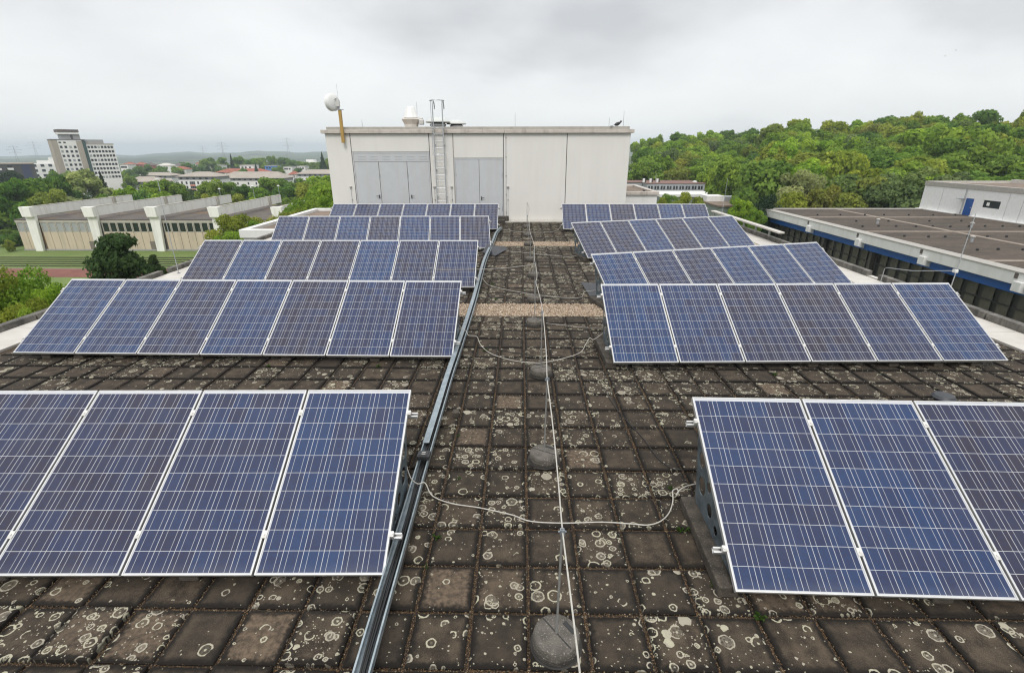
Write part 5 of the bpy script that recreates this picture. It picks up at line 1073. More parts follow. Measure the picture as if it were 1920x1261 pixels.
TREES = [
(-124.3,123.2,-18,14.2,4.5,'D','b','left'), (-124.7,127.0,-18,12.2,4.0,'M','b','left'), (-127.2,134.3,-18,13.9,4.4,'D','b','left'), (-134.4,148.1,-18.0,14.0,4.0,'D','b','left'),
(-119.2,126.7,-18,11.5,4.8,'Y','b','left'), (-128.7,128.7,-18,7.4,5.5,'M','b','left'), (-131.4,125.9,-18,5.8,5.3,'M','b','left'), (-120.3,125.7,-18,8.3,4.8,'B','b','left'),
(-125.6,134.5,-18,5.6,4.5,'M','b','left'), (-140.2,163.0,-18.6,15.4,7.5,'T','b','left'), (-139.6,170.0,-18.8,14.3,2.9,'K','c','left'), (-117.7,130.9,-18,9.3,5.4,'T','b','left'),
(-116.7,137.0,-18,8.7,5.0,'T','b','left'), (-114.2,139.2,-18,9.4,4.8,'M','b','left'), (-111.7,143.7,-18,11.1,4.5,'B','b','left'), (-126.5,128.1,-18,4.2,4.2,'B','b','left'),
(-125.2,120.9,-18,3.1,3.9,'M','b','left'), (-114.6,128.3,-18,6.9,4.3,'M','b','left'), (-117.7,138.8,-18,6.7,3.9,'B','b','left'), (-111.3,154.0,-18,12.0,5.0,'M','b','left'),
(-111.1,160.2,-18,12.1,4.8,'M','b','left'), (-102.2,135.9,-18,10.8,4.0,'D','b','left'), (-117.5,174.1,-18.4,10.6,1.9,'K','c','left'), (-87.0,122.2,-18,11.3,3.6,'B','b','left'),
(-86.2,133.6,-18,7.4,2.4,'B','b','left'), (-83.1,124.9,-18,7.5,2.0,'M','b','left'), (-98.8,162.3,-18,12.0,4.4,'B','b','left'), (-100.2,173.1,-18.0,10.6,4.0,'M','b','left'),
(-88.5,162.5,-18,10.4,4.2,'D','b','left'), (-82.7,159.9,-18,9.9,4.2,'M','b','left'), (-74.6,130.2,-18,10.2,3.7,'Y','b','left'), (-78.3,127.9,-18,10.5,2.4,'Y','b','left'),
(-87.5,179.8,-18.0,11.7,5.3,'M','b','left'), (-71.2,154.4,-18,10.6,4.5,'D','b','left'), (-70.6,132.3,-18,9.2,3.8,'B','b','left'), (-67.4,134.0,-18,7.9,3.2,'Y','b','left'),
(-75.4,174.4,-18,11.7,4.6,'D','b','left'), (-57.2,138.7,-18,12.4,5.0,'Y','b','left'), (-62.1,158.3,-18,13.2,5.7,'B','b','left'), (-62.0,136.6,-18,8.8,3.3,'M','b','left'),
(-52.8,140.4,-18,12.3,4.7,'B','b','left'), (-26.3,67.0,-18,16.6,4.2,'B','n','left'), (-25.5,60.9,-18,15.4,3.7,'B','n','left'), (-21.1,56.1,-18,16.1,2.3,'B','n','left'),
(-25.8,56.4,-18,14.5,2.6,'Y','n','left'), (-36.9,64.2,-18,13.2,3.1,'Y','n','left'), (-30.6,51.6,-18,13.0,2.3,'B','n','left'), (-31.2,58.1,-18,13.1,2.3,'M','n','left'),
(-33.7,54.4,-18,12.4,1.4,'Y','n','left'), (-311.2,416.6,-26,16.0,7.0,'D','b','town'), (-328.7,453.4,-26,16.7,6.7,'D','b','town'), (-309.5,442.5,-26,15.6,7.9,'D','b','town'),
(-347.2,537.6,-26,15.9,9.3,'M','b','town'), (-319.9,531.1,-26,20.6,10.9,'M','b','town'), (-321.2,553.6,-26,20.8,8.6,'M','b','town'), (-272.7,489.1,-26,24.1,4.0,'K','c','town'),
(-305.2,562.5,-26,21.7,9.8,'M','b','town'), (-277.7,531.9,-26,19.0,8.0,'D','b','town'), (-292.0,580.7,-26,19.8,9.1,'M','b','town'), (-285.3,595.1,-26,21.8,6.4,'M','b','town'),
(-266.1,582.0,-26,20.3,10.8,'D','b','town'), (-250.3,567.2,-26,18.9,7.8,'D','b','town'), (-170.9,448.5,-26,25.3,5.5,'K','c','town'), (-232.9,553.0,-26,17.0,7.8,'M','b','town'),
(-206.5,520.5,-26,16.7,8.0,'M','b','town'), (-178.6,488.4,-26,21.2,7.1,'M','b','town'), (-317.2,412.1,-26,13.4,5.2,'M','b','town'), (-333.4,498.8,-26,13.4,6.6,'M','b','town'),
(-233.3,233.4,-23.2,17.0,6.1,'K','b','town'), (-219.6,246.3,-23.2,16.4,4.5,'D','b','town'), (-296.8,474.9,-26,15.6,6.7,'D','b','town'), (-238.3,506.8,-26,13.6,6.0,'M','b','town'),
(-227.6,422.6,-26,14.5,5.3,'D','b','town'), (-237.1,462.8,-26,16.3,4.0,'K','c','town'), (-199.3,458.6,-26,13.3,6.0,'D','b','town'), (-255.2,333.6,-26,13.1,4.9,'M','b','town'),
(-229.5,250.9,-23.6,16.7,4.5,'D','b','town'), (-326.3,699.4,-26,11.8,6.8,'B','b','far'), (-286.2,492.8,-26,12.7,5.9,'D','b','far'), (-300.0,517.8,-26,8.5,5.6,'B','b','far'),
(-274.7,583.3,-26,9.4,4.6,'M','b','far'), (-249.1,561.5,-26,7.8,5.8,'D','b','far'), (-210.6,567.1,-26,7.0,6.2,'D','b','far'), (-468.9,716.9,-26,12.8,5.5,'D','b','far'),
(-217.2,582.6,-26,8.2,6.8,'M','b','far'), (-350.3,561.2,-26,8.0,4.5,'M','b','far'), (-268.5,616.9,-26,10.5,5.8,'D','b','far'), (-309.3,493.5,-26,8.8,6.0,'D','b','far'),
(-314.1,651.9,-26,7.3,6.8,'M','b','far'), (-468.2,748.3,-26,9.4,5.6,'M','b','far'), (-322.5,603.8,-26,7.1,4.1,'D','b','far'), (-273.4,722.0,-26,7.7,4.7,'M','b','far'),
(-359.6,573.7,-26,10.1,6.2,'M','b','far'), (-312.2,693.5,-26,9.2,4.8,'M','b','far'), (-522.9,709.8,-26,9.0,5.8,'D','b','far'), (-246.1,629.2,-26,10.3,4.9,'D','b','far'),
(-268.9,607.2,-26,10.8,6.1,'D','b','far'), (-519.1,733.9,-26,7.3,6.9,'B','b','far'), (-529.5,695.4,-26,11.4,5.1,'D','b','far'), (-367.4,613.3,-26,7.3,6.7,'M','b','far'),
(-446.5,702.7,-26,8.2,6.9,'B','b','far'), (-402.7,785.7,-26,11.7,4.4,'M','b','far'), (-412.1,549.4,-26,9.5,4.5,'B','b','far'), (-294.7,797.0,-26,9.7,5.4,'D','b','far'),
(-395.4,605.2,-26,9.4,4.5,'M','b','far'), (-406.5,734.5,-26,8.1,6.7,'D','b','far'), (-307.6,539.7,-26,10.1,5.6,'B','b','far'), (-279.3,623.1,-26,11.6,6.0,'M','b','far'),
(-432.8,694.4,-26,11.2,4.8,'M','b','far'), (-224.4,610.1,-26,11.3,6.8,'D','b','far'), (-367.4,689.1,-26,7.1,5.6,'D','b','far'), (-19.7,18.4,-18,16.4,2.6,'B','h','near'),
(-17.7,17.7,-18,16.3,1.3,'B','h','near'), (-19.8,16.9,-18,16.7,2.8,'Y','h','near'), (-16.2,14.9,-18,16.4,1.5,'Y','h','near'), (-16.9,17.1,-18,15.9,0.8,'B','h','near'),
(-15.5,14.9,-18,16.2,1.0,'B','h','near'), (-30.1,36.1,-18,15.1,5.4,'P','p','pine'), (-31.5,41.4,-18,12.7,1.1,'P','p','pine2'), (53.1,131.7,-17,16.9,5.8,'B','b','right'),
(56.9,154.9,-17,15.0,5.1,'B','b','right'), (40.5,170.2,-17,17.4,6.0,'M','b','right'), (52.8,98.8,-17,16.1,5.3,'T','n','right'), (36.1,75.9,-17,13.5,3.8,'K','n','right'),
(28.5,87.5,-17,13.1,2.8,'Y','n','right'), (32.5,75.3,-17,13.1,2.1,'B','n','right'), (23.3,84.9,-17,12.5,2.0,'Y','n','right'), (33.5,72.6,-17,12.1,1.6,'M','n','right'),
(103.9,128.2,-17,24.0,8.3,'B','b','right'), (62.7,92.8,-17,15.2,4.0,'O','b','right'), (58.3,98.0,-17,14.9,3.4,'B','b','right'), (70.1,94.9,-17,14.1,3.1,'Y','b','right'),
(73.1,92.6,-17,15.6,3.0,'B','b','right'), (65.3,103.0,-17,15.1,3.6,'M','b','right'), (50.4,86.4,-17,14.2,3.1,'O','b','right'), (44.9,84.8,-17,13.3,2.6,'Y','b','right'),
(27.8,96.1,-17,12.1,2.0,'M','n','right'), (55.1,91.1,-16.9,12.9,5.7,'Y','b','w03'), (64.1,91.4,-16.3,14.8,5.4,'G','b','w04'), (71.0,85.5,-16.3,13.7,5.1,'G','b','w05'),
(76.9,77.5,-16.6,13.3,5.1,'Y','b','w06'), (47.3,102.9,-16.3,16.9,6.0,'M','b','w02'), (52.5,102.5,-15.9,15.5,5.1,'B','b','w02'), (62.2,97.1,-15.9,14.1,6.8,'G','b','w03'),
(71.8,93.5,-15.5,15.0,6.0,'G','b','w04'), (73.2,88.3,-15.9,14.8,5.4,'G','b','w05'), (79.0,81.3,-16.1,14.3,6.0,'M','b','w06'), (55.5,114.3,-14.8,15.5,5.4,'M','b','w02'),
(68.7,104.2,-14.9,14.0,6.1,'Y','b','w03'), (75.1,104.0,-14.4,14.7,6.4,'M','b','w04'), (81.8,97.6,-14.5,13.2,6.5,'D','b','w05'), (85.0,88.2,-15.1,12.6,5.4,'G','b','w06'),
(64.8,115.6,-14.3,15.0,5.8,'B','b','w03'), (70.1,112.6,-14.2,16.3,5.3,'Y','b','w03'), (82.8,108.7,-13.5,14.8,6.9,'Y','b','w04'), (87.1,94.9,-14.4,13.1,6.4,'M','b','w06'),
(95.8,94.5,-13.9,12.6,6.4,'M','b','w06'), (58.7,125.3,-14.3,14.4,6.1,'Y','b','w02'), (69.0,126.9,-13.4,15.4,6.8,'Y','b','w02'), (74.0,121.6,-13.3,15.7,5.8,'Y','b','w03'),
(81.2,113.2,-13.3,12.5,6.1,'Y','b','w04'), (88.0,109.7,-13.1,13.9,6.4,'B','b','w05'), (98.6,105.8,-12.8,14.9,6.0,'M','b','w06'), (98.8,103.0,-13.1,13.7,4.8,'B','b','w06'),
(71.9,133.5,-12.7,13.0,7.2,'Y','b','w12'), (78.8,125.9,-12.7,13.3,6.7,'B','b','w03'), (81.0,122.3,-12.7,15.0,6.5,'D','b','w03'), (91.3,118.5,-12.2,13.0,6.2,'M','b','w14'),
(94.1,111.3,-12.6,15.6,5.5,'M','b','w05'), (109.0,106.4,-12.2,13.1,6.1,'M','b','w16'), (70.4,144.8,-11.7,16.1,5.8,'Y','b','w12'), (75.7,134.4,-12.3,12.6,6.1,'M','b','w13'),
(83.7,136.5,-11.7,14.8,5.6,'M','b','w13'), (94.3,130.4,-11.1,13.0,6.0,'M','b','w14'), (100.2,124.7,-11.2,16.8,6.7,'M','b','w15'), (104.8,112.6,-12.0,16.6,5.1,'M','b','w16'),
(112.3,108.6,-11.9,16.3,7.0,'M','b','w16'), (71.3,145.1,-11.7,17.0,5.1,'B','b','w12'), (77.0,142.1,-12.0,13.3,5.9,'B','b','w12'), (93.3,138.1,-10.8,14.1,5.4,'M','b','w14'),
(102.0,134.4,-10.3,14.0,5.1,'M','b','w14'), (103.1,124.9,-11.1,16.4,5.8,'Y','b','w15'), (109.4,119.8,-11.1,16.2,6.3,'Y','b','w16'), (117.2,121.1,-10.6,14.0,5.4,'Y','b','w16'),
(50.5,168.9,-16.5,13.2,5.4,'Y','b','w00'), (76.2,156.6,-10.6,15.5,7.0,'D','b','w12'), (84.3,153.3,-11.0,13.3,4.8,'M','b','w13'), (92.9,146.3,-10.5,16.0,5.1,'B','b','w13'),
(94.6,146.5,-10.3,15.8,5.8,'M','b','w13'), (104.7,140.2,-9.7,13.3,6.8,'B','b','w14'), (113.4,132.1,-10.0,16.7,5.2,'Y','b','w15'), (117.0,123.7,-10.5,14.6,6.3,'Y','b','w16'),
(125.4,123.2,-10.1,12.7,5.8,'Y','b','w16'), (45.1,179.1,-16.0,16.8,6.4,'B','b','w00'), (51.7,171.6,-16.2,13.6,6.7,'O','b','w00'), (57.7,176.4,-15.7,13.2,6.5,'B','b','w01'),
(68.0,168.0,-15.9,14.1,6.6,'M','b','w01'), (74.0,162.7,-16.2,12.6,6.4,'Y','b','w02'), (87.2,164.0,-9.8,15.0,5.9,'B','b','w12'), (91.0,155.1,-9.9,14.3,6.0,'B','b','w13'),
(97.9,154.9,-9.7,16.1,6.3,'G','b','w13'), (102.9,149.7,-9.4,13.6,6.7,'Y','b','w14'), (115.3,144.4,-8.9,12.8,5.6,'Y','b','w15'), (116.5,134.2,-9.6,13.8,4.9,'G','b','w15'),
(119.3,133.2,-9.6,15.6,4.6,'Y','b','w16'), (127.1,129.1,-9.5,13.0,6.1,'Y','b','w16'), (43.5,183.2,-15.8,13.1,5.4,'M','b','w00'), (50.3,183.4,-15.5,15.8,4.9,'B','b','w00'),
(66.5,180.6,-15.2,14.5,7.1,'B','b','w01'), (66.9,177.9,-15.5,13.1,5.5,'B','b','w01'), (76.4,174.9,-14.9,13.2,5.3,'G','b','w01'), (87.6,169.6,-9.1,13.1,5.7,'Y','b','w12'),
(93.0,164.0,-9.3,14.5,6.2,'B','b','w13'), (97.6,158.7,-9.4,15.5,5.8,'B','b','w13'), (106.6,152.3,-8.9,13.1,6.4,'Y','b','w14'), (111.8,148.5,-8.7,16.6,6.4,'B','b','w14'),
(121.8,145.3,-8.5,13.4,5.4,'Y','b','w15'), (131.0,140.4,-8.5,16.0,6.7,'M','b','w16'), (45.1,189.9,-15.4,13.6,4.8,'M','b','w00'), (55.0,192.4,-14.5,13.8,6.7,'O','b','w00'),
(65.1,186.8,-14.4,14.6,4.8,'M','b','w01'), (69.7,187.0,-14.8,13.0,6.2,'D','b','w01'), (79.8,177.1,-14.6,15.6,5.9,'D','b','w02'), (87.1,178.3,-8.6,15.6,6.6,'M','b','w12'),
(96.7,176.8,-8.9,15.0,5.0,'B','b','w13'), (103.2,173.3,-8.1,12.6,5.1,'Y','b','w13'), (105.7,163.0,-8.6,16.0,6.8,'D','b','w13'), (118.4,157.9,-7.6,16.9,7.0,'B','b','w14'),
(119.0,153.6,-7.9,12.9,5.4,'G','b','w15'), (130.1,152.5,-7.5,16.7,6.1,'D','b','w15'), (133.4,141.9,-8.2,13.0,6.6,'M','b','w16'), (144.1,141.2,-7.8,15.5,6.6,'M','b','w16'),
(48.5,198.0,-14.8,15.5,5.4,'M','b','w00'), (61.0,200.2,-13.6,15.6,5.2,'G','b','w00'), (62.4,194.8,-14.2,16.1,4.8,'Y','b','w00'), (76.3,187.9,-13.8,14.4,6.3,'B','b','w01'),
(83.4,189.7,-13.4,15.4,5.7,'M','b','w02'), (88.5,186.1,-8.7,15.2,5.7,'B','b','w22'), (96.9,185.6,-7.6,14.0,5.0,'M','b','w22'), (104.9,178.0,-7.7,15.0,5.4,'M','b','w23'),
(112.2,175.8,-7.5,14.0,7.1,'B','b','w23'), (118.6,168.9,-7.1,12.8,5.8,'B','b','w24'), (129.2,164.8,-6.6,16.5,6.7,'D','b','w25'), (134.2,151.3,-7.4,15.5,5.5,'B','b','w16'),
(142.0,152.4,-7.0,15.1,5.4,'M','b','w26'), (54.0,210.5,-13.8,14.1,5.1,'Y','b','w10'), (56.8,204.0,-13.8,16.5,6.6,'G','b','w10'), (66.3,207.6,-13.2,14.6,7.1,'B','b','w10'),
(77.5,196.7,-13.0,12.5,5.5,'M','b','w11'), (84.9,196.8,-12.7,16.7,4.6,'Y','b','w11'), (95.0,196.6,-7.0,15.9,5.5,'B','b','w22'), (97.8,194.4,-7.0,15.4,4.8,'Y','b','w22'),
(103.3,187.0,-7.9,16.7,5.7,'B','b','w23'), (113.9,186.2,-6.7,13.7,5.0,'Y','b','w23'), (124.1,175.3,-6.2,14.4,6.8,'B','b','w24'), (128.9,168.8,-6.3,14.5,4.8,'B','b','w24'),
(134.8,163.0,-6.5,16.1,6.1,'B','b','w25'), (145.9,161.0,-6.2,12.9,5.1,'G','b','w26'), (146.6,151.0,-6.9,14.8,6.2,'G','b','w26'), (52.9,219.1,-13.6,16.7,6.2,'D','b','w10'),
(60.3,211.9,-13.0,14.4,6.7,'Y','b','w10'), (70.5,210.5,-12.6,16.5,6.7,'B','b','w11'), (73.5,208.7,-12.5,13.9,6.8,'B','b','w11'), (80.7,206.3,-12.2,14.3,5.0,'B','b','w11'),
(89.2,199.5,-12.4,15.4,6.6,'Y','b','w12'), (97.1,201.9,-6.6,12.7,5.0,'M','b','w22'), (108.7,196.5,-7.0,14.7,5.8,'M','b','w23'), (112.1,188.3,-6.6,14.1,4.6,'D','b','w23'),
(121.3,182.6,-6.3,13.1,5.5,'D','b','w24'), (125.4,181.9,-5.9,16.5,6.0,'Y','b','w24'), (131.6,175.5,-5.6,14.3,7.0,'M','b','w24'), (141.4,171.3,-5.5,16.4,5.0,'G','b','w25'),
(142.5,165.9,-5.9,14.2,6.3,'B','b','w25'), (148.8,160.2,-6.1,13.5,6.5,'B','b','w26'), (157.4,155.2,-6.1,16.1,6.4,'B','b','w26'), (57.6,225.7,-12.9,15.0,4.9,'M','b','w10'),
(60.5,226.0,-12.6,15.1,6.1,'M','b','w10'), (71.3,218.5,-12.2,14.2,6.1,'Y','b','w11'), (80.8,217.3,-12.5,12.7,6.2,'B','b','w11'), (84.3,214.9,-11.4,16.2,5.7,'M','b','w11'),
(93.4,207.1,-11.6,12.5,6.1,'M','b','w12'), (100.6,209.8,-6.1,13.0,5.6,'Y','b','w22'), (110.8,205.3,-6.3,14.7,4.9,'B','b','w22'), (114.6,195.8,-6.0,13.6,6.7,'B','b','w23'),
(127.3,193.3,-5.3,16.4,6.8,'O','b','w24'), (133.7,188.7,-4.8,16.6,4.9,'M','b','w24'), (140.4,185.0,-4.5,15.2,6.3,'Y','b','w24'), (143.3,179.9,-4.8,14.4,5.8,'M','b','w25'),
(153.8,172.3,-4.9,15.6,6.5,'Y','b','w26'), (157.5,163.5,-5.5,15.7,6.0,'M','b','w26'), (54.8,230.9,-13.0,14.5,6.9,'M','b','w10'), (63.0,231.7,-12.0,14.7,6.3,'M','b','w10'),
(74.9,225.3,-11.5,15.3,5.0,'M','b','w11'), (84.1,224.8,-12.1,14.5,5.6,'M','b','w11'), (87.1,226.0,-11.0,13.3,7.0,'M','b','w11'), (93.2,215.7,-10.9,14.5,5.9,'M','b','w11'),
(105.6,211.7,-5.5,13.6,6.0,'B','b','w22'), (108.8,211.0,-5.3,15.3,5.7,'B','b','w22'), (120.9,206.2,-5.0,14.7,4.8,'Y','b','w33'), (128.6,203.1,-4.9,17.0,5.3,'Y','b','w33'),
(133.1,195.3,-4.7,16.0,5.0,'M','b','w24'), (140.1,196.1,-3.9,18.7,5.4,'Y','b','w34'), (144.6,188.5,-4.0,17.0,4.8,'M','b','w25'), (148.4,182.5,-4.3,12.9,7.1,'Y','b','w25'),
(158.9,178.0,-4.3,12.8,7.0,'M','b','w36'), (166.9,172.6,-4.4,17.5,4.8,'M','b','w36'), (169.3,164.8,-4.9,13.6,4.8,'D','b','w26'), (59.2,241.2,-12.2,14.2,5.4,'B','b','w10'),
(66.5,240.6,-11.2,12.7,7.2,'Y','b','w10'), (72.2,237.6,-10.6,13.3,6.9,'B','b','w10'), (83.3,229.0,-11.3,13.9,6.3,'Y','b','w11'), (89.8,230.6,-10.2,16.1,5.3,'D','b','w11'),
(97.1,228.3,-9.8,14.6,6.4,'M','b','w11'), (104.6,224.7,-6.9,18.9,5.8,'Y','b','w32'), (112.1,217.9,-4.7,18.4,5.8,'B','b','w32'), (125.0,215.9,-4.2,17.5,6.2,'Y','b','w33'),
(131.6,209.5,-4.4,17.3,6.1,'B','b','w33'), (138.9,207.6,-3.7,17.9,6.2,'D','b','w34'), (140.8,200.9,-3.7,17.4,6.6,'M','b','w34'), (148.9,194.1,-3.4,16.9,5.0,'M','b','w35'),
(160.8,186.7,-3.5,18.6,5.8,'D','b','w35'), (167.6,181.8,-3.6,18.3,4.6,'Y','b','w36'), (172.8,178.3,-3.7,17.9,5.6,'M','b','w36'), (173.3,170.4,-4.3,18.4,5.0,'B','b','w36'),
(59.8,249.5,-11.9,14.3,5.7,'B','b','w10'), (70.7,246.5,-10.3,16.6,5.2,'B','b','w10'), (73.7,248.0,-9.7,14.2,5.2,'D','b','w10'), (81.2,242.5,-10.0,15.0,6.6,'Y','b','w11'),
(94.8,240.4,-8.8,14.9,5.7,'B','b','w11'), (98.7,232.7,-9.4,13.4,6.9,'B','b','w11'), (110.4,229.9,-4.3,17.0,6.4,'Y','b','w32'), (116.0,227.0,-3.9,18.1,6.8,'Y','b','w32'),
(152.5,201.4,-2.7,16.9,5.1,'B','b','w34'), (160.1,197.6,-2.7,17.1,5.1,'M','b','w35'), (63.5,253.7,-11.4,12.9,5.7,'B','b','w20'), (73.0,255.8,-9.7,16.5,6.7,'M','b','w20'),
(80.7,252.7,-9.7,13.4,6.5,'D','b','w20'), (88.2,244.3,-10.0,16.2,5.0,'G','b','w21'), (96.5,246.9,-8.6,14.4,6.2,'Y','b','w21'), (100.9,243.7,-8.4,15.7,6.5,'G','b','w21'),
(63.6,266.3,-10.9,14.7,6.3,'B','b','w20'), (69.1,259.2,-10.5,14.0,5.5,'B','b','w20'), (80.5,255.5,-9.4,15.3,7.0,'Y','b','w20'), (91.4,258.0,-8.6,16.4,4.8,'Y','b','w21'),
(96.9,256.9,-9.6,13.5,5.7,'M','b','w21'), (105.0,251.1,-7.7,16.9,6.9,'M','b','w21'), (61.7,272.9,-10.8,16.5,5.1,'M','b','w20'), (75.5,273.0,-9.0,13.1,5.4,'B','b','w20'),
(78.3,271.0,-8.4,14.4,4.9,'G','b','w20'), (84.6,263.6,-9.0,13.9,6.1,'M','b','w21'), (97.1,258.5,-9.7,16.7,5.4,'M','b','w21'), (103.5,257.6,-7.2,14.5,6.4,'M','b','w21'),
(114.4,259.6,-6.8,15.0,5.8,'M','b','w22'), (69.8,279.5,-9.9,13.0,5.1,'M','b','w20'), (72.5,277.9,-9.5,15.6,6.3,'Y','b','w20'), (78.9,273.7,-8.2,15.0,5.5,'B','b','w20'),
(91.3,276.0,-7.6,12.6,4.7,'B','b','w31'), (98.8,267.9,-8.8,16.6,5.5,'G','b','w21'), (106.1,266.5,-6.4,12.6,6.6,'Y','b','w21'), (113.7,266.2,-6.3,13.0,6.2,'Y','b','w21'),
(66.1,290.6,-9.8,17.5,6.2,'B','b','w30'), (73.3,288.5,-9.2,18.9,5.5,'M','b','w30'), (82.4,282.0,-7.4,18.1,6.4,'M','b','w30'), (92.7,278.6,-7.3,18.0,5.2,'B','b','w31'),
(100.4,279.8,-7.2,18.7,6.6,'B','b','w31'), (106.7,277.1,-6.9,18.6,5.2,'D','b','w31'), (115.6,270.9,-5.9,18.1,6.7,'D','b','w31'), (72.3,293.7,-9.3,17.5,5.2,'B','b','w30'),
(89.1,289.9,-6.7,16.9,7.1,'M','b','w30'),
]
# ================================================================== trees
def leaf_mesh(name, seed, kind):
    """crown of unit radius 1 and height 2 (z 0..2): leaf clumps spread over many lobes"""
    g = np.random.default_rng(seed)
    if kind == 'b': nl, nleaf, ls = 30, 6500, .075
    elif kind == 'n': nl, nleaf, ls = 46, 16000, .042
    elif kind == 'h': nl, nleaf, ls = 80, 60000, .021
    elif kind == 'c': nl, nleaf, ls = 0, 5000, .07
    elif kind == 'p': nl, nleaf, ls = 90, 34000, .026
    C = []; RR = []; TT = []
    if kind in ('b', 'n', 'h', 'p'):
        i = 0
        while i < nl:
            d = g.normal(0, 1, 3); d /= np.linalg.norm(d)
            rr = g.uniform(.35, .80) if kind != 'p' else g.uniform(.3, .9)
            p = d * rr * np.array([1, 1, .95]); p[2] += 1.02
            if p[2] < .25: continue
            if kind == 'p': p[2] = g.uniform(.35, 1.75); q = ((1.95 - p[2]) / 1.6) ** 1.35; a = g.uniform(0, 6.28); p[:2] = np.array([math.cos(a), math.sin(a)]) * q * g.uniform(.3, .85)
            C.append(p); RR.append(g.uniform(.20, .36) * (1 if kind == 'b' else .85 if kind == 'n' else .62) if kind != 'p' else g.uniform(.13, .22) * (.55 + .45 * q)); TT.append(g.uniform(0, 1)); i += 1
        C = np.array(C); RR = np.array(RR); TT = np.array(TT)
        w = RR ** 2; idx = g.choice(len(C), nleaf, p=w / w.sum())
        d = g.normal(0, 1, (nleaf, 3)); d[:, 2] = d[:, 2] * .9 + .25; d /= np.linalg.norm(d, axis=1)[:, None]
        rad = RR[idx] * (1 - np.abs(g.normal(0, .16, nleaf)))
        # ragged edge
        rad *= 1 + .22 * np.sin(d[:, 0] * 9 + TT[idx] * 20) * np.sin(d[:, 1] * 8 + TT[idx] * 11)
        sq = np.array([1, 1, .8]) if kind != 'p' else np.array([1.25, 1.25, .55])
        P = C[idx] + d * rad[:, None] * sq; nrm = d; tint = np.clip(TT[idx] * .75 + g.normal(.12, .16, nleaf), 0, 1)
    else:
        z = 2 * (1 - np.sqrt(g.random(nleaf))) ; lay = np.floor(z * 7) / 7; fr = z * 7 - np.floor(z * 7)
        a = g.random(nleaf) * 6.283; r = (1.0 - z / 2) * (1 - .35 * fr) * (.75 + .25 * np.sin(a * 5 + lay * 9)) * np.sqrt(g.uniform(.45, 1, nleaf))
        P = np.stack([r * np.cos(a), r * np.sin(a), z - .10 * r], 1); nrm = np.stack([np.cos(a), np.sin(a), np.full(nleaf, .4)], 1); tint = np.clip(g.normal(.45, .2, nleaf), 0, 1)
    P[:, 2] *= 2.0 / np.quantile(P[:, 2], .995); P[:, :2] *= 1.0 / np.quantile(np.hypot(P[:, 0], P[:, 1]), .985)
    n = nrm + g.normal(0, .55, (nleaf, 3)); n /= np.linalg.norm(n, axis=1)[:, None]
    t = np.cross(n, g.normal(0, 1, (nleaf, 3))); t /= np.linalg.norm(t, axis=1)[:, None]; b = np.cross(n, t)
    s = (ls * g.uniform(.55, 1.35, nleaf))[:, None]
    V = np.stack([P - t * s * .9, P - b * s * .62 + n * s * .2, P + t * s, P + b * s * .62 + n * s * .15], 1).reshape(-1, 3)
    me = bpy.data.meshes.new(name); me.vertices.add(len(V)); me.vertices.foreach_set('co', V.reshape(-1)); F = np.arange(len(V))
    me.loops.add(len(F)); me.loops.foreach_set('vertex_index', F); me.polygons.add(nleaf); me.polygons.foreach_set('loop_start', np.arange(nleaf) * 4); me.update(); me.validate()
    at = me.attributes.new('tint', 'FLOAT', 'FACE'); at.data.foreach_set('value', tint); me.materials.append(MT['leaf']); return me
def trunk_mesh(name, seed, kind):
    r = random.Random(seed); m = MB(); m.tube([(0, 0, -.35), (.01, 0, .2), (.02, .01, .6), (0, 0, 1.2 if kind != 'c' else 1.9)], [.075, .055, .042, .012], 8)
    if kind != 'c':
        for i in range(9):
            a = r.uniform(0, 6.28); z = r.uniform(.3, .95); l = r.uniform(.45, .75)
            m.tube([(0, 0, z), (math.cos(a) * l * .5, math.sin(a) * l * .5, z + .22), (math.cos(a) * l, math.sin(a) * l, z + r.uniform(.35, .6))], [.026, .016, .006], 5)
    return m.mesh(name, MT['bark'], smooth=True)
CR = {k: [leaf_mesh('crown', 100 * i + ord(k), k) for i in range(n)] for k, n in (('b', 7), ('n', 4), ('c', 2), ('p', 2), ('h', 2))}
TR = {k: trunk_mesh('trunk', ord(k), k) for k in 'bncph'}
KC = {'B': (.185, .280, .040), 'M': (.145, .230, .040), 'D': (.100, .180, .040), 'Y': (.205, .245, .042), 'O': (.185, .205, .046), 'T': (.25, .28, .135), 'K': (.040, .066, .030), 'G': (.140, .190, .066), 'P': (.050, .082, .030)}
KN = {'B': 'bright green', 'M': 'mid green', 'D': 'dark green', 'Y': 'yellow green', 'O': 'olive green', 'T': 'pale tan', 'K': 'blackish green', 'G': 'greyish green', 'P': 'dark green'}
BAND = ["at the wood's front", 'low in the wood', 'high in the wood', "on the wood's skyline"]
SEC = ['next to the plant room', 'above the grey office block', 'above the white flue', 'above the hall roof corner', 'above the hall roof', 'left of the roof house', 'behind the roof house']
tg = random.Random(77)
PROTO = {}
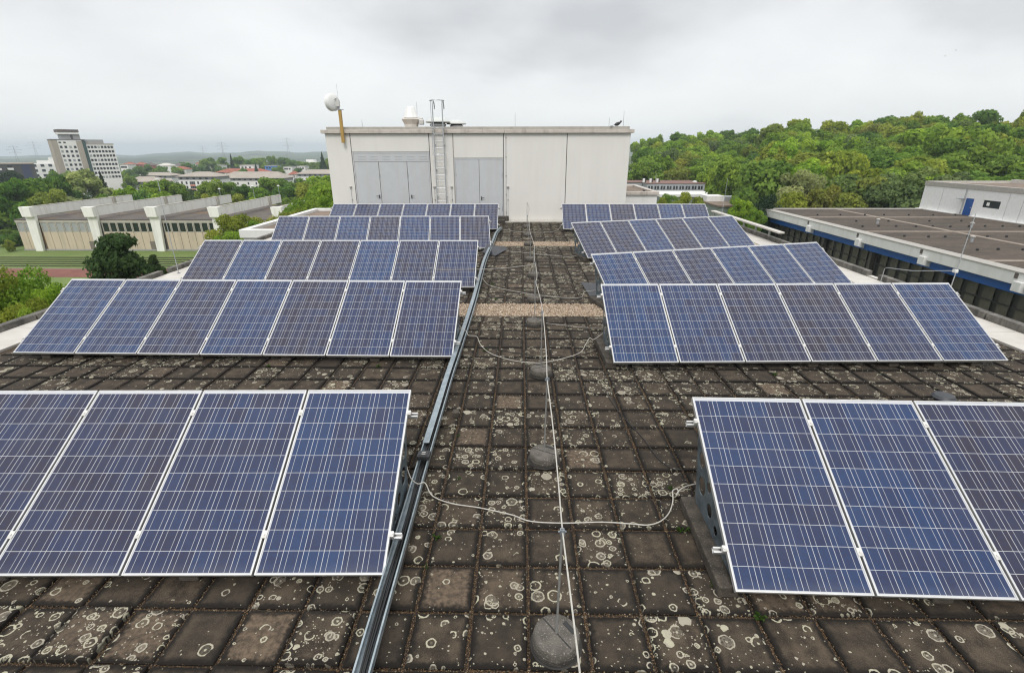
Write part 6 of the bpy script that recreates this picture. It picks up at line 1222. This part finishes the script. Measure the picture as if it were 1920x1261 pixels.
def plant(x, y, g, h, r, c, k, zone, i):
    sq = {'b': 'broadleaf tree', 'n': 'leafy broadleaf tree', 'c': 'narrow pointed conifer', 'p': 'spreading pine', 'h': 'leafy tree'}[k]
    if zone[0] == 'w': lab = '%s %s %s, %s' % (KN[c], 'conifer' if k == 'c' else 'tree', BAND[int(zone[1])], SEC[int(zone[2])]); grp = 'trees of the wooded hill'
    elif zone == 'far': lab = '%s tree scattered between the far town houses' % KN[c]; grp = 'trees scattered over the far town'
    else: lab = None; grp = None
    v = tg.randrange(len(CR[k]))
    cr0 = .3 if k == 'b' else .22
    if (k, v) not in PROTO:
        t = thing('tree' if k != 'p' else 'pine_tree', 'x', 'tree'); cm = bpy.data.objects.new('crown', CR[k][v]); link(cm, t); tk = bpy.data.objects.new('trunk', TR[k]); link(tk, t); PROTO[(k, v)] = t
    else: t = copy_tree(PROTO[(k, v)])
    t.location = (x, y, g); t.rotation_euler = (0, 0, tg.uniform(0, 6.28))
    for key in ('label', 'group'):
        if key in t: del t[key]
    tag(t, lab, 'tree', grp)
    cz = h * (.72 if zone[0] == 'w' or zone == 'far' else .80)
    cz = min(cz, max(r * 2.5, 4.5))
    if k in 'cp': cz = h * .92 if k == 'c' else min(h * .92, r * 3.0)
    for ch in t.children:
        if ch.name.startswith('crown'):
            ch.location = (0, 0, h - cz); ch.scale = (r * tg.uniform(.92, 1.1), r * tg.uniform(.92, 1.1), cz / 2); q = [tg.uniform(.88, 1.14)] * 2 + [tg.uniform(.85, 1.15)]
            ch.color = (KC[c][0] * q[0], KC[c][1] * q[1] * tg.uniform(.96, 1.05), KC[c][2] * q[2], 1)
        else: ch.location = (0, 0, h - cz); ch.scale = (r * .75, r * .75, cz / 2)
        if not ch.name.startswith('crown'):
            ch.location = (0, 0, 0); ch.scale = (r * .7, r * .7, (h - cz * .5) / (1.5 if k != 'c' else 1.9))
    return t
NAMED = {}
def describe(x, y, c, k, zone):
    az = math.degrees(math.atan2(x, y)); D = math.hypot(x, y); s = {'b': 'round tree', 'n': 'leafy tree', 'c': 'pointed conifer', 'p': 'pine', 'h': 'leafy tree'}[k]; col = KN[c]
    if zone == 'pine': return 'large dark pine with tufted branches in front of the sports hall wall'
    if zone == 'pine2': return 'small dark pine at the right foot of the large dark pine'
    return None
UNIQ = {}
def unique(lab, x, y):
    UNIQ.setdefault(lab, 0); UNIQ[lab] += 1; return UNIQ[lab]
TL = []; WL = {}
for i, (x, y, g, h, r, c, k, zone) in enumerate(TREES):
    t = plant(x, y, g, h, r, c, k, zone, i)
    if zone[0] != 'w' and zone != 'far': TL.append((t, x, y, c, k, zone))
    elif zone[0] == 'w': WL.setdefault(t['label'], []).append((math.atan2(x, y), t))
# labels that single each of the nearer trees out: by kind, place and neighbours
LAND = {'left': [(-46.5, 'at the left picture edge'), (-43.5, 'behind the first hall beam'), (-40.5, 'below the tall tower'), (-37.5, 'right of the foot of the tall tower'), (-34.5, 'beside the salmon-panelled block'), (-31, 'between the salmon-panelled and long white blocks'), (-28, 'in front of the long white block'), (-24, 'near the right end of the long white block'), (-10, 'beside the plant room')],
        'town': [(-46, 'beside the slate block'), (-39, 'behind the tall tower'), (-34, 'among the dark roofed houses'), (-29, 'left of the flat-roofed villa'), (-25.5, 'around the bright blue house'), (-10, 'around the stepped white villa')],
        'near': [(-60, 'x'), (-10, 'against the left roof edge')], 'right': [(15, 'just right of the plant room'), (19, 'below the grey office block'), (22, 'beside the low shed'), (25.5, 'right of the low white wing'), (31, 'above the far corner of the hall roof'), (36, 'above the hall roof, left of the roof house'), (90, 'behind the white roof house')]}
NTH = ['second', 'third', 'fourth', 'fifth', 'sixth', 'seventh', 'eighth', 'ninth', 'tenth']
def order(n):
    if n == 1: return ['']
    return ['leftmost'] + ['%s from left' % NTH[i] for i in range(n - 2)] + ['rightmost']
for lab, L_ in WL.items():
    L_.sort(key=lambda q: q[0])
    for (az, t), w in zip(L_, order(len(L_))): t['label'] = lab + (', ' + w if w else '')
groups = {}
for t, x, y, c, k, zone in TL:
    d = describe(x, y, c, k, zone)
    if d: t['label'] = d; continue
    az = math.degrees(math.atan2(x, y)); pl = next(n for lim, n in LAND[zone] if az < lim) if any(az < lim for lim, n in LAND[zone]) else LAND[zone][-1][1]
    groups.setdefault((zone, KN[c], {'b': 'round tree', 'n': 'leafy tree', 'c': 'pointed conifer', 'p': 'pine', 'h': 'leafy tree'}[k], pl), []).append((az, t))
for (zone, col, s, pl), L_ in groups.items():
    L_.sort(key=lambda q: q[0])
    words = order(len(L_))
    for (az, t), w in zip(L_, words): t['label'] = '%s %s %s' % (col, s, pl) + (', ' + w if w else '')
for k, v in list(PROTO.items()):
    if 'label' in v and v['label'] == 'x': v['label'] = 'tree'
def bush(x, y, z, r, h, col, label, seed):
    o = bpy.data.objects.new('bush', CR['n'][seed % 4]); link(o); o.location = (x, y, z - h * .12); o.scale = (r, r, h / 2); o.color = (*col, 1); tag(o, label, 'bush')
bush(-108, 104, -16, 3.2, 3.0, KC['D'], 'dark green bush on the lawn left of the sports hall', 1)
bush(-102.6, 97.5, -16, 1.1, 2.6, KC['Y'], 'slim yellow green bush at the left corner of the sports hall', 2)
bush(-52.2, 96.4, -16, 1.6, 3.0, KC['O'], 'small brownish bush against the hall wall', 3)
# undergrowth that closes the gaps between the trunks of the wood and along the town gardens
def undergrowth(name, spots, seed, col, rs=(2.2, 4.2)):
    g = np.random.default_rng(seed); n = 26; V = []; T = []
    src = CR['b'][0]; co = np.empty(len(src.vertices) * 3); src.vertices.foreach_get('co', co); co = co.reshape(-1, 4, 3)
    for (x, y, z) in spots:
        m = g.choice(len(co), 420, replace=False); r = g.uniform(*rs); P = co[m]; c = P.mean(1, keepdims=True)
        q = (c * np.array([r, r, r * .75])) + (P - c) * r * 1.9 + np.array([x, y, z - .2 * r]); V.append(q.reshape(-1, 3)); T.append(np.clip(g.normal(g.uniform(.2, .7), .18, 420), 0, 1))
    V = np.concatenate(V); T = np.concatenate(T); me = bpy.data.meshes.new(name); me.vertices.add(len(V)); me.vertices.foreach_set('co', V.reshape(-1)); F = np.arange(len(V)); k = len(V) // 4
    me.loops.add(len(F)); me.loops.foreach_set('vertex_index', F); me.polygons.add(k); me.polygons.foreach_set('loop_start', np.arange(k) * 4); me.update()
    at = me.attributes.new('tint', 'FLOAT', 'FACE'); at.data.foreach_set('value', T); me.materials.append(MT['leaf']); o = link(bpy.data.objects.new(name, me)); o.color = (*col, 1); tag(o, kind='stuff')
ug = random.Random(15); sp = []
while len(sp) < 320:
    az = R(ug.uniform(12.8, 47)); D = ug.uniform(100, 300); x, y = D * math.sin(az), D * math.cos(az)
    if math.degrees(az) < 26.5 and D < 168: continue
    if 28 < x < 90 and y < 82: continue
    sp.append((x, y, ground_z(x, y)))
undergrowth('undergrowth', sp, 2, (.05, .085, .02))
sp = []
while len(sp) < 330:
    az = R(ug.uniform(-48, -18)); D = ug.uniform(140, 640); x, y = D * math.sin(az), D * math.cos(az)
    if -120 < x < -30 and 90 < y < 136: continue
    sp.append((x, y, ground_z(x, y)))
undergrowth('garden_greenery', sp, 5, (.055, .095, .022), (2.5, 5.0))

# ================================================================== haze
def haze():
    m = bpy.data.materials.new('haze_air'); m.use_nodes = True; t = m.node_tree; t.nodes.clear()
    v = N(t, 'ShaderNodeVolumePrincipled'); v.inputs['Color'].default_value = (.82, .93, 1.0, 1); v.inputs['Density'].default_value = HAZE_DENSITY; v.inputs['Anisotropy'].default_value = 0.0
    o = N(t, 'ShaderNodeOutputMaterial'); t.links.new(v.outputs[0], o.inputs['Volume'])
    b = MB().box(-9200, 9200, -9200, 9200, -130, 75).build('haze', m); tag(b, kind='stuff')
HAZE_DENSITY = 0.00025
haze()
